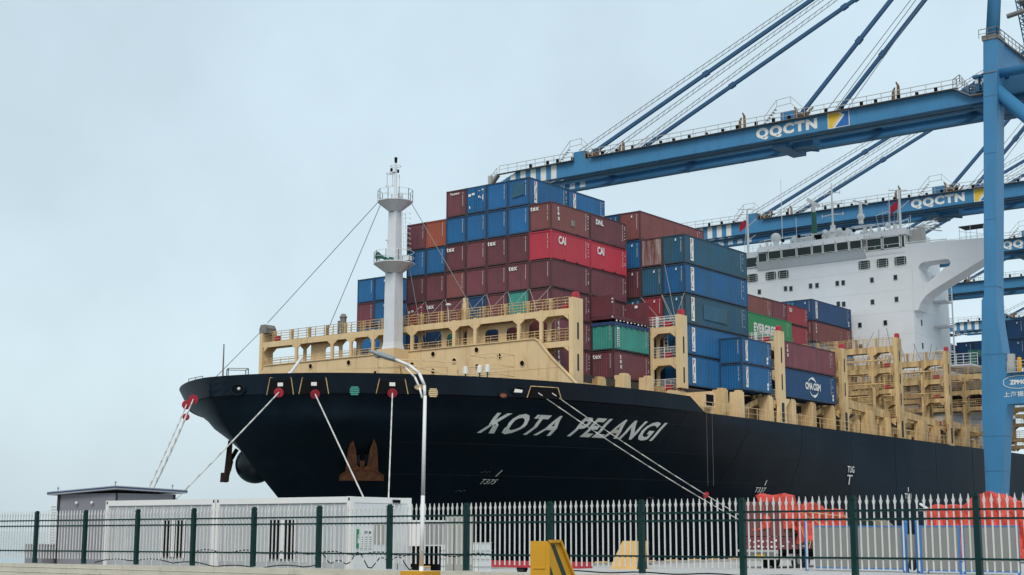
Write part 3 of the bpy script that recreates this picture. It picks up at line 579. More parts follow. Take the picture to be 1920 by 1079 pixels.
for a in (0, 1.6, 3.2, 4.8): p.tube((XM - .3 + .36 * math.cos(a), YM + .45 + .36 * math.sin(a), 34.5), (XM - .3 + .36 * math.cos(a), YM + .45 + .36 * math.sin(a), 35.7), .025, 4)
p.box(XM - .3, XM + .1, YM - .1, YM + .7, 35.8, 35.88); part('topmast', p, 'mastwhite', fm)
p = MB(); p.tube((XM, YM, 36.7), (XM, YM, 37.25), .12, 8, .16); p.tube((XM - .1, YM + .45, 35.9), (XM - .1, YM + .45, 36.25), .13, 8); p.tube((XM - .1, YM - .4, 35.7), (XM - .1, YM - .4, 36.0), .1, 8); part('navigation_light', p, 'blackpart', fm)
p = MB(); p.tube((XM - .9, YM + .5, 27.55), (XM - 1.6, YM + .75, 27.75), .12, 10, .36); p.tube((XM - .9, YM + .5, 27.55), (XM - .5, YM + .3, 27.4), .16, 8); p.tube((XM - .5, YM - .3, 27.45), (XM - .9, YM - .2, 27.45), .12, 8); part('fog_horn', p, 'greenpaint', fm)
p = MB()
for y in (-1.35, -.95): p.box(XM - .9, XM - .6, YM + y - .18, YM + y + .18, 33.1, 33.45)
p.box(XM - 1.0, XM - .8, YM + 1.0, YM + 1.4, 33.1, 33.3); p.tube((XM - .9, YM + 1.2, 27.5), (XM - 1.05, YM + 1.3, 27.55), .22, 8); p.box(XM - .2, XM + .3, YM - 1.9, YM - 1.3, 27.2, 27.6); p.ball((XM - .65, YM + .45, 29.3), .12, 8, 5); part('floodlight', p, 'whitetrim', fm)
p = MB(); ladder(p, (XM + .35, YM - 1.0, 28.2), (XM + .35, YM - .8, 31.9), .4, 'x')
for k in range(8):
    z = 28.4 + k * .48; q = [(XM + .35 + .36 * math.cos(a), YM - .95 - .34 + .36 * math.sin(a) + .05 * k * .4, z) for a in [math.pi * (-1 + j / 6) + 0 for j in range(7)]]; p.path(q, .022, 4)
part('ladder', p, 'whitetrim', fm)
# stays
for a_, b_ in (((XM - .9, YM + 1.45, 32.9), (-1.7, 34.5, 23.4)), ((-1.7, 34.5, 23.2), (-23.9, 16.6, 14.6)), ((XM - .6, YM + 1.3, 32.8), (-1.6, 26.3, 21.4)), ((XM + .3, YM - 1.6, 32.9), (-1.6, 7.0, 21.4)), ((XM + .3, YM - 1.5, 27.1), (-1.6, 13.4, 19.2))):
    p = MB(); p.tube(a_, b_, .035, 5); part('stay_wire', p, 'wire', ship)
# forecastle fittings
p = MB(); p.tube((-22.6, 16.9, 13), (-22.6, 16.9, 17.7), .09, 6, .05); part('jackstaff', p, 'walk', ship)
p = MB(); rail(p, [(-22.3, 16.6, 13.2), (-21.2, 15.4, 13.2), (-20.4, 16.6, 13.2), (-21.5, 17.7, 13.2), (-22.3, 16.6, 13.2)], 2.5, 1.2, .035, 2); rail(p, [(-24.2, 17.5, 14.5), (-23.4, 20.2, 14.5)], .45, 1.2, .03, 1); part('bow_platform_railing', p, 'walk', ship)
p = MB(); p.tube((-19.5, 13.6, 13.9), (-10.5, 20.3, 18.0), .14, 8); p.tube((-16.5, 15.8, 15.35), (-15.4, 16.6, 15.9), .17, 8); part('accommodation_boom', p, 'whitetrim', ship)
p = MB()
for (a_, b_) in (((-17.5, 9.0, 15.6), (-8.5, 4.8, 16.3)), ((-17.5, 9.0, 15.2), (-17.5, 9.0, 13)), ((-14.5, 7.2, 16.6), (-8.5, 3.6, 16.6)), ((-14.5, 7.2, 16.6), (-14.5, 7.2, 13)), ((-14.3, 7.6, 16.8), (-9.5, 3.9, 15.5)), ((-8.5, 4.8, 16.3), (-8.5, 4.8, 13)), ((-8.0, 4.0, 16.0), (-8, 4, 13))): p.beam(a_, b_, .13, .13)
part('handrail_frame', p, 'cream', ship)
p = MB()
for x, y in ((-6.4, 4.0), (-6.4, .9), (-4.2, 4.0), (-4.2, .9)): p.tube((x, y, 13), (x, y, 17.4), .045, 5)
for z in (14.8, 15.6, 16.4, 17.4): p.path([(-6.4, 4.0, z), (-6.4, .9, z), (-4.2, .9, z), (-4.2, 4.0, z), (-6.4, 4.0, z)], .035, 5)
part('platform_frame', p, 'cream', ship)
p = MB()
for y in (1.9, 2.75, 4.3): p.tube((-6.6, y, 13), (-6.6, y, 15.8), .07, 6); 
loose('vent_stem', p, 'greenpaint', ship)
p = MB()
for y in (1.9, 2.75, 4.3): p = MB(); p.tube((-6.6, y, 15.8), (-6.6, y, 16.35), .26, 10, .22); p.ball((-6.6, y, 16.35), .23, 8, 5, .5); part('vent_head', p, 'lettering', ship)
p = MB(); p.beam((-10, 8.0, 13.0), (-10.3, 8.5, 16.5), .06, .06); part('aerial', p, 'rust', ship)

# ---- deckhouse
XH = 86.0
p = MB()
p.box(XH, XH + 13, 1.62, 29.2, 18.2, 38.5)
dh = part('deckhouse', p, 'white', ship)
p = MB(); p.box(XH, XH + 11, 1.9, 28.9, 38.5, 40.9); p.box(XH + .3, XH + 10.6, 2.6, 27.6, 40.9, 43.1)
part('bridge_block', p, 'white', dh)
p = MB()      # projecting wheelhouse front: sill band and roof band
p.hexa([(XH - .12, 25.0, 40.45), (XH + .5, 25.0, 40.45), (XH + .5, 8.1, 40.45), (XH - .12, 8.1, 40.45), (XH - 1.0, 25.0, 41.55), (XH + .5, 25.0, 41.55), (XH + .5, 8.1, 41.55), (XH - 1.0, 8.1, 41.55)][0:8])
p.hexa([(XH - .04, 8.1, 40.6), (XH + .5, 8.1, 40.6), (XH + .5, 2.5, 40.6), (XH - .04, 2.5, 40.6), (XH - .08, 8.1, 41.3), (XH + .5, 8.1, 41.3), (XH + .5, 2.5, 41.3), (XH - .08, 2.5, 41.3)])
p.hexa([(XH - 1.1, 24.6, 42.95), (XH + 9, 24.6, 42.95), (XH + 9, 8.0, 42.95), (XH - 1.1, 8.0, 42.95), (XH - 1.0, 24.6, 43.75), (XH + 9, 24.6, 43.75), (XH + 9, 8.0, 43.75), (XH - 1.0, 8.0, 43.75)])
p.box(XH - .1, XH + 9, 2.3, 8.0, 43.15, 44.0); p.box(XH + .2, XH + 9, 24.62, 28.4, 42.6, 43.4)
part('wheelhouse_front', p, 'white', dh)
def pane(y0, y1, z0, z1, x, lean=0.0, fw=.1):
    f = MB(); 
    for (a, b2, c, d) in ((y0, y0 + fw, z0, z1), (y1 - fw, y1, z0, z1), (y0, y1, z0, z0 + fw), (y0, y1, z1 - fw, z1)):
        f.hexa([(x - .06 - lean * (c - z0), a, c), (x + .1 - lean * (c - z0), a, c), (x + .1 - lean * (c - z0), b2, c), (x - .06 - lean * (c - z0), b2, c), (x - .06 - lean * (d - z0), a, d), (x + .1 - lean * (d - z0), a, d), (x + .1 - lean * (d - z0), b2, d), (x - .06 - lean * (d - z0), b2, d)])
    o = part('window', f, 'whitetrim', dh)
    g = MB(); g.hexa([(x + .0, y0 + .03, z0), (x + .06, y0 + .03, z0), (x + .06, y1 - .03, z0), (x, y1 - .03, z0), (x - lean * (z1 - z0), y0 + .03, z1), (x + .06 - lean * (z1 - z0), y0 + .03, z1), (x + .06 - lean * (z1 - z0), y1 - .03, z1), (x - lean * (z1 - z0), y1 - .03, z1)])
    o2 = part('glass', g, 'glass', dh); o2.parent = dh; return o
yw = [22.9, 20.7, 18.3, 15.9, 14.2, 12.2, 10.2, 8.25]
for a_, b_ in zip(yw, yw[1:]): pane(b_ + .05, a_ - .05, 41.5, 42.95, XH - 1.0, .07)
pane(5.75, 8.0, 41.3, 43.1, XH - .1, 0, .12); pane(3.1, 5.6, 41.3, 43.1, XH - .1, 0, .12); pane(2.45, 2.95, 41.3, 43.1, XH + .0, 0, .08)
pane(25.1, 27.4, 41.0, 42.6, XH - .1, 0, .12); pane(23.2, 24.7, 41.4, 42.9, XH - .7, .0, .1)
rl = MB(); rail(rl, [(XH - 1.25, 22.9, 41.35), (XH - 1.25, 2.6, 41.35)], .35, 1.9, .03, 0); part('window_rail', rl, 'whitetrim', dh)
for yc in (26.1, 23.1, 21.1, 8.55, 5.85, 3.25):   # large guarded windows
    y0_, y1_ = yc - .95, yc + .85; z0_, z1_ = 38.85, 40.1; r_ = .28
    pts = []
    for cx, cz, a0 in ((y1_ - r_, z1_ - r_, 0), (y0_ + r_, z1_ - r_, 90), (y0_ + r_, z0_ + r_, 180), (y1_ - r_, z0_ + r_, 270)):
        for k in range(4): a = R(a0 + k * 30); pts.append((cx + r_ * math.cos(a), cz + r_ * math.sin(a)))
    g = MB(); g.prism(pts, lambda y, z: (XH - .03, y, z), lambda y, z: (XH - .005, y, z)); o = part('window', g, 'glass', dh)
    g = MB(); g.path([(XH - .05, y, z) for y, z in pts + pts[:1]], .05, 5)
    for z in (39.15, 39.45, 39.75): g.tube((XH - .06, y0_, z), (XH - .06, y1_, z), .018, 4)
    for y in (y0_ + .3, y1_ - .3): g.tube((XH - .06, y, z0_), (XH - .06, y, z1_), .03, 4)
    part('window_guard', g, 'whitetrim', dh)
small = [(24.98, 37.31), (20.74, 37.36), (19.89, 37.27), (16.78, 37.34), (15.78, 37.32), (12.66, 37.3), (11.76, 37.29), (7.45, 37.22), (4.01, 37.23), (12.61, 34.32), (11.8, 34.24), (7.5, 34.13), (3.99, 34.17), (5.75, 31.06), (3.96, 27.95), (9.5, 31.05), (9.5, 28.0), (6.8, 24.8), (3.6, 24.8), (10.4, 24.8), (6.8, 21.7), (12.4, 21.7), (2.9, 21.7)]
for y, z in small:
    g = MB(); g.box(XH - .04, XH - .004, y - .24, y + .24, z - .33, z + .33); o = part('porthole_window', g, 'glass', dh)
    g = MB()
    for a, b2, c, d in ((y - .3, y - .24, z - .39, z + .39), (y + .24, y + .3, z - .39, z + .39), (y - .24, y + .24, z + .33, z + .39), (y - .24, y + .24, z - .39, z - .33)): g.box(XH - .06, XH - .003, a, b2, c, d)
    part('window_rim', g, 'officewall', dh)
for x, zs in ((88.6, (31.0, 27.8, 24.9)),):
    for z in zs:
        g = MB(); g.box(x - .2, x + .2, 1.58, 1.615, z - .4, z + .4); part('porthole_window', g, 'glass', dh)
g = MB()
for z in (38.48, 35.4, 32.4, 29.3, 26.2): g.box(XH - .012, XH + 7, 1.605, 29.1, z, z + .05)
part('deck_seam', g, 'mastwhite', dh)
# bridge wing with its big opening
wg = MB(); wt = [(2.9, 41.75), (-8.5, 41.3), (-8.5, 38.55), (-1.2, 34.95), (-.2, 34.3), (.6, 33.4), (1.0, 32.4), (1.6, 32.4), (1.6, 38.5), (2.9, 38.5)]
ho = []
for cy, cz, r_, a0, a1 in ((-.2, 38.0, .95, 90, 15), (-.35, 36.75, .7, 0, -110), (-3.3, 38.45, .55, 285, 95)):
    for k in range(5): a = R(a0 + (a1 - a0) * k / 4); ho.append((cy + r_ * math.cos(a), cz + r_ * math.sin(a)))
bmw = bmesh.new()
def loop(pts, x): vs = [bmw.verts.new((x, y, z)) for y, z in pts]; return vs, [bmw.edges.new((vs[k], vs[(k + 1) % len(vs)])) for k in range(len(vs))]
for x in (XH + .02, XH + 3.2):
    v1, e1 = loop(wt, x); v2, e2 = loop(ho, x); bmesh.ops.triangle_fill(bmw, use_beauty=True, use_dissolve=False, edges=e1 + e2)
    if x < XH + 1: A1, A2 = v1, v2
    else:
        for P1, P2 in ((A1, v1), (A2, v2)):
            for k in range(len(P1)): bmw.faces.new((P1[k], P1[(k + 1) % len(P1)], P2[(k + 1) % len(P1)], P2[k]))
for v in bmw.verts: v.co -= Vector((0, Y0, 0))
bmesh.ops.recalc_face_normals(bmw, faces=bmw.faces); mw = bpy.data.meshes.new('bridge_wing'); bmw.to_mesh(mw); bmw.free(); mw.materials.append(M['white']); o = bpy.data.objects.new('bridge_wing', mw); COL.objects.link(o); o.parent = dh
p = MB(); p.tube((XH + .1, 2.8, 41.95), (XH + .1, -3.4, 41.75), .07, 6); p.tube((XH + .1, 2.8, 41.6), (XH + .1, 2.8, 41.95), .05, 5); p.tube((XH + .1, -3.4, 41.4), (XH + .1, -3.4, 41.75), .05, 5); part('wing_rail', p, 'whitetrim', dh)
p = MB(); p.box(XH + .3, XH + 3, -8.6, -5.0, 43.2, 43.28); part('wing_canopy', p, 'gap', dh)
p = MB()
for y in (-5.1, -6.6, -8.4):
    for x in (XH + .4, XH + 2.9): p.tube((x, y, 41.3), (x, y, 43.2), .04, 5)
p.tube((XH + .4, -5.1, 42.6), (XH + .4, -8.4, 41.9), .03, 5); p.tube((XH + .4, -5.1, 41.8), (XH + .4, -8.4, 41.8), .03, 5); part('canopy_frame', p, 'whitetrim', dh)
# balconies down the port side of the house
p = MB(); q = MB()
for z in (38.0, 34.4, 30.9, 27.4, 24.0): p.box(XH + 7, XH + 9.6, -.3, 1.6, z, z + .22); rail(q, [(XH + 7, -.2, z + .22), (XH + 9.6, -.2, z + .22)], 1.0, 1.2, .03, 2)
part('balcony', p, 'mastwhite', dh); q.tube((XH + 9.4, -.25, 22), (XH + 9.4, -.25, 38), .1, 6); part('balcony_railing', q, 'whitetrim', dh)
# lower decks beneath the house, behind the last lashing bridge
p = MB(); p.box(XH - .6, XH + 13, -3.2, 33, 13, 18.2); p.box(XH + .2, XH + 10, -8.0, -3.2, 17.8, 18.2); p.box(XH + .2, XH + 10, -8.0, 1.6, 21.6, 21.9); p.box(XH + 1.5, XH + 10, -5.5, 1.6, 24.6, 24.8)
p.hexa([(XH + .2, -8, 21.9), (XH + 6, -8, 21.9), (XH + 6, 1.6, 21.9), (XH + .2, 1.6, 21.9), (XH + .2, -8, 22.3), (XH + 6, -8, 22.3), (XH + 6, 1.6, 25.2), (XH + .2, 1.6, 25.2)]); part('lower_house', p, 'mastwhite', dh)
p = MB()
for y in (-7.9, -5.3, -2.5, .4): p.box(XH + .2, XH + .6, y, y + .55, 13.0, 21.6)
for z in (18.2, 21.9): rail(p, [(XH + .2, -8, z), (XH + .2, 1.5, z)], 1.0, 1.1, .03, 2)
part('gallery_post', p, 'mastwhite', dh)
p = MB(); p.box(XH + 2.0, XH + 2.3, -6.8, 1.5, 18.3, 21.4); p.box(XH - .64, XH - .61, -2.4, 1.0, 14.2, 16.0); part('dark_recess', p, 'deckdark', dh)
p = MB(); p.box(XH + 6, XH + 6.8, -4.2, -3.4, 25.0, 27.2); p.box(XH + 6.5, XH + 8, -4.6, -3.6, 26.4, 27.2); part('lifeboat_davit', p, 'greenpaint', dh)
p = MB(); rail(p, [(XH + 4, -5.4, 24.9), (XH + 4, 1.4, 24.9)], 1.6, 1.0, .05, 3); p.box(XH + 5, XH + 5.4, -6.6, -5.9, 22, 28.3); p.box(XH + 5, XH + 5.4, -7.2, -6.4, 26.0, 27.8); part('side_gallery', p, 'whitetrim', dh)
# roof gear of the wheelhouse
rf = MB(); rail(rf, [(XH + .2, 24.8, 43.8), (XH + .2, 8.0, 43.8), (XH + .4, 3.2, 44.0)], 1.1, 1.8, .03, 2); rail(rf, [(XH + 1, 27.8, 43.4), (XH + 1, 25, 43.4)], 1.1, 1.4, .03, 2); part('roof_railing', rf, 'whitetrim', dh)
p = MB(); p.ball((XH + 1.2, 22.7, 45.3), .75, 14, 10); p.tube((XH + 1.2, 22.7, 43.4), (XH + 1.2, 22.7, 44.8), .3, 8, .45); p.ball((XH + 1.2, 5.3, 44.9), .42, 10, 8); p.ball((XH + 1.2, 6.6, 44.6), .3, 8, 6); part('radome', p, 'whitetrim', dh)
p = MB(); p.tube((XH + 1, 13.5, 43.4), (XH + 1, 13.5, 46.0), .55, 8, .35)
for dy in (-1.1, 1.1, 0): p.ball((XH + .7, 13.5 + dy, 45.0), .45, 8, 6)
p.tube((XH + 1, 13.5, 46), (XH + 1, 13.5, 52.2), .16, 8, .09)
for z, L_ in ((50.8, 1.2), (49.2, 1.5), (47.6, 1.6)):
    p.beam((XH + 1, 13.5 - L_, z - .15), (XH + 1, 13.5, z), .08, .12); p.beam((XH + 1, 13.5 + L_, z - .15), (XH + 1, 13.5, z), .08, .12)
    for s_ in (-L_, L_): p.tube((XH + 1, 13.5 + s_, z - .35), (XH + 1, 13.5 + s_, z + .1), .09, 6)
part('radar_mast', p, 'whitetrim', dh)
p = MB(); p.beam((XH + .8, 8.0, 48.3), (XH + .8, 10.2, 49.1), .18, .22); p.tube((XH + .8, 9.1, 45.6), (XH + .8, 9.1, 48.6), .35, 8, .2); p.ball((XH + .8, 9.1, 46.6), .55, 10, 6); p.box(XH + .5, XH + 1.4, 7.4, 10.4, 45.2, 45.3); p.tube((XH + 1, 4.9, 44), (XH + 1, 4.9, 49.5), .05, 5); p.tube((XH + 1, 7, 46.5), (XH + 1, 5, 46.9), .05, 5)
p.beam((XH + .8, 15.4, 49.0), (XH + .8, 17.3, 50.3), .2, .5); p.tube((XH + .8, 16.3, 48), (XH + .8, 16.3, 49.5), .25, 8); part('radar_scanner', p, 'whitetrim', dh)
p = MB(); p.tube((XH + .8, 16.3, 45.0), (XH + .8, 16.3, 48.2), .38, 10); part('funnel_pipe', p, 'greenpaint', dh)
p = MB(); p.tube((XH + .8, 16.3, 43.6), (XH + .8, 16.3, 45.0), .5, 10); p.box(XH + .4, XH + 1.3, 14.4, 18.9, 43.8, 44.6); p.ball((XH + .5, 19.2, 44.4), .55, 8, 6, 1.3); part('roof_locker', p, 'whitetrim', dh)
p = MB()
for y, z in ((21.0, 44.5), (18.4, 44.8), (11.4, 45.0), (9.9, 44.6)): p.tube((XH + .2, y, z), (XH - .1, y, z), .24, 8)
p.box(XH, XH + .5, 15.0, 16.0, 44.0, 44.7); part('searchlight', p, 'blackpart', dh)
for y0_, zf in ((27.2, 44.5), (3.4, 44.0)):
    p = MB(); p.tube((XH + 1, y0_, zf - 1), (XH + 1, y0_, zf + 5.6), .22, 6, .16); p.beam((XH + 1, y0_ - 1.2, zf + 5.5), (XH + 1, y0_ + 1.6, zf + 5.9), .12, .12); p.tube((XH + 1, y0_, zf + 3), (XH + 1, y0_ - 1.4, zf + 4), .06, 5); p.tube((XH + 1, y0_, zf + 1), (XH + 1, y0_ - 1.3, zf + 1.6), .05, 5); p.tube((XH + 1, y0_ + .6, zf), (XH + 1, y0_, zf + 5), .04, 5); part('signal_mast', p, 'whitetrim', dh)
    p = MB(); fy = y0_ + .25; fz = zf + 3.1
    for k in range(5):
        a0 = k / 5; a1 = (k + 1) / 5
        p.quad((XH + .9 + .12 * math.sin(a0 * 7), fy + 1.1 * a0, fz + 1.2 - .9 * a0), (XH + .9 + .12 * math.sin(a1 * 7), fy + 1.1 * a1, fz + 1.2 - .9 * a1), (XH + .9 + .12 * math.sin(a1 * 7), fy + 1.1 * a1, fz - .9 * a1), (XH + .9 + .12 * math.sin(a0 * 7), fy + 1.1 * a0, fz - .9 * a0))
    part('flag', p, 'flag', dh)
p = MB()
for k in range(4): p.beam((XH + 2 + k * .5, 2.2, 44.3 + k * .1), (XH + 4 + k * .5, -.8, 45.3 - k * .4), .12, .12)
p.box(XH + 1.5, XH + 3.0, .6, 2.4, 41.8, 44.0); ladder(p, (XH + 2, 1.2, 44), (XH + 3, -1.0, 45.5)); part('searchlight_platform', p, 'railgrey', dh)
for y, z, r_ in ((24.0, 44.4, .28), (20.0, 44.5, .3), (17.3, 44.6, .35), (12.0, 44.6, .3), (8.6, 44.9, .35), (7.7, 44.7, .25), (4.2, 44.7, .3)):
    p = MB(); p.tube((XH + .9, y, z - .6), (XH + .9, y, z + .3), r_, 8, r_ * .6); p.box(XH + .5, XH + 1.3, y - .5, y + .5, z - .7, z - .45); part('roof_vent', p, 'whitetrim', dh)
p = MB()
for k in range(12): y = 24.2 - k * 1.75; p.tube((XH - .9, y, 43.75), (XH - .9, y, 44.05), .1, 6); p.tube((XH - .95, y + .5, 43.3), (XH - 1.2, y + .3, 43.1), .05, 5)
for k in range(5): p.tube((XH + 1 + k * .3, 6.5 - k * .6, 44.0), (XH + 1, 6.9 - k * .9, 46.5 + (k % 3) * .8), .04, 5)
loose('roof_fitting', p, 'railgrey', dh)
p = MB(); rail(p, [(XH + 3, 25.5, 44.0), (XH + 3, 3, 44.2)], 1.6, 2.3, .04, 2); p.box(XH + 2.5, XH + 5, 15.5, 12, 44, 45.6); part('monkey_deck', p, 'whitetrim', dh)
p = MB(); p.tube((XH + 1.5, 21.8, 45), (XH + 1.5, 21.8, 54), .05, 5); p.tube((XH + 1.5, 19.5, 43.8), (XH + 1.5, 19.5, 48), .04, 5); p.tube((XH + 1.2, 2.0, 43), (XH + 1.2, 2.0, 46), .04, 5); part('whip_aerial', p, 'whitetrim', dh)

# ------------------------------------------------------------------ containers
CW = 2.42; PIT = 2.459
LEN20, LEN40 = 6.058, 12.192
_proto = {}
def corr(mb, p0, du, L, z0, z1, n, depth=.045, inn=.05, pitch=.278):
    """corrugated panel: starts at p0, runs along du for length L, outward normal n"""
    p0, du, n = Vector(p0), Vector(du), Vector(n); k = max(3, round(L / pitch)); pt = L / k; prof = []
    for i in range(k): prof += [(i * pt, 0), (i * pt + .26 * pt, 0), (i * pt + .40 * pt, depth), (i * pt + .86 * pt, depth)]
    prof.append((L, 0)); i0 = len(mb.v)
    for s_, d in prof:
        q = p0 + du * s_ - n * (inn + depth - d) + n * 0
        mb.v.append((q.x, q.y, z0)); mb.v.append((q.x, q.y, z1))
    for i in range(len(prof) - 1): a = i0 + 2 * i; mb.f.append((a, a + 2, a + 3, a + 1))
def container_meshes(L, H, colour, doors=False):
    key = (L, H, colour, doors)
    if key in _proto: return _proto[key]
    H_ = H - .03
    w = MB(); corr(w, (0, CW, 0), (0, -1, 0), CW, .14, H_ - .1, (-1, 0, 0)) if not doors else None
    corr(w, (0, 0, 0), (1, 0, 0), L, .15, H_ - .08, (0, -1, 0), .040, .035)
    w.quad((L - .05, .05, .1), (L - .05, CW - .05, .1), (L - .05, CW - .05, H_ - .05), (L - .05, .05, H_ - .05)); w.quad((.05, CW - .05, .1), (L - .05, CW - .05, .1), (L - .05, CW - .05, H_ - .05), (.05, CW - .05, H_ - .05))
    w.quad((.04, .04, H_ - .04), (L - .04, .04, H_ - .04), (L - .04, CW - .04, H_ - .04), (.04, CW - .04, H_ - .04)); w.quad((.04, .04, .12), (L - .04, .04, .12), (L - .04, CW - .04, .12), (.04, CW - .04, .12))
    f = MB()
    for x in (0, L - .14):
        for y in (0, CW - .12): f.box(x + .005, x + .135, y + .005, y + .115, .1, H_ - .1)
    for y in (0, CW - .07): f.box(.14, L - .14, y + .01, y + .06, H_ - .09, H_ - .01); f.box(.14, L - .14, y + .012, y + .06, .04, .17)
    for x in (0, L - .08): f.box(x + .012, x + .07, .12, CW - .12, H_ - .12, H_ - .01); f.box(x + .012, x + .07, .12, CW - .12, .04, .16)
    c = MB()
    for x in (0, L - .18):
        for y in (0, CW - .17):
            for z in (0, H_ - .12): c.box(x, x + .18, y, y + .17, z, z + .12)
    fk = MB()
    if L < 7:
        for x in (L * .33, L * .66): fk.box(x - .18, x + .18, .004, .04, .045, .165)
    d = None
    if doors:
        d = MB(); 
        for y0_, y1_ in ((.14, CW / 2 - .02), (CW / 2 + .02, CW - .14)):
            d.box(.03, .07, y0_, y1_, .16, H_ - .12)
            for k in range(5): z = .35 + k * .46; d.box(.015, .031, y0_ + .1, y1_ - .1, z, z + .16)
        for y in (.42, .95, 1.45, 1.98): d.tube((-.0, y, .1), (-.0, y, H_ - .08), .022, 5)
    fc = {'blue': 'fr_blue', 'navy': 'fr_blue', 'tealblue': 'fr_teal', 'maroon': 'fr_maroon', 'brown': 'fr_maroon', 'rustwhite': 'fr_maroon', 'darkred': 'fr_maroon', 'green': 'fr_teal'}.get(colour, colour)
    r = dict(walls=w.mesh('walls', colour, fix=False), frame=f.mesh('frame', fc), corner_casting=c.mesh('corner_casting', fc))
    if fk.f: r['fork_pocket'] = fk.mesh('fork_pocket', 'gap')
    if d: r['doors'] = d.mesh('doors', colour)
    _proto[key] = r; return r
def marks_mesh(L, H, code=True, seed=0):
    q = MB(); rr = random.Random(seed)
    z = H - .35                                   # number column on the front end
    while z > H * .38:
        h_ = rr.uniform(.05, .12); q.quad((-.015, .42, z), (-.015, .35, z), (-.015, .35, z - h_), (-.015, .42, z - h_)); z -= h_ + .035 + (.08 if rr.random() < .15 else 0)
    if code:
        x = L - (.75 if L < 7 else 1.35); z = H - .3
        while z > H * .3:
            h_ = rr.uniform(.05, .11); q.quad((x, -.012, z), (x + .11, -.012, z), (x + .11, -.012, z - h_), (x, -.012, z - h_))
            if rr.random() < .45: q.quad((x + .35, -.012, z), (x + .52, -.012, z), (x + .52, -.012, z - h_), (x + .35, -.012, z - h_))
            z -= h_ + .07
    return q
_marks = {}
CN = dict(maroon='maroon', brown='reddish brown', red='bright red', darkred='dark red', orange='orange', blue='blue', navy='navy blue', tealblue='weathered grey blue', green='sea green', evergreen='bright green', rustwhite='rusty streaked maroon')
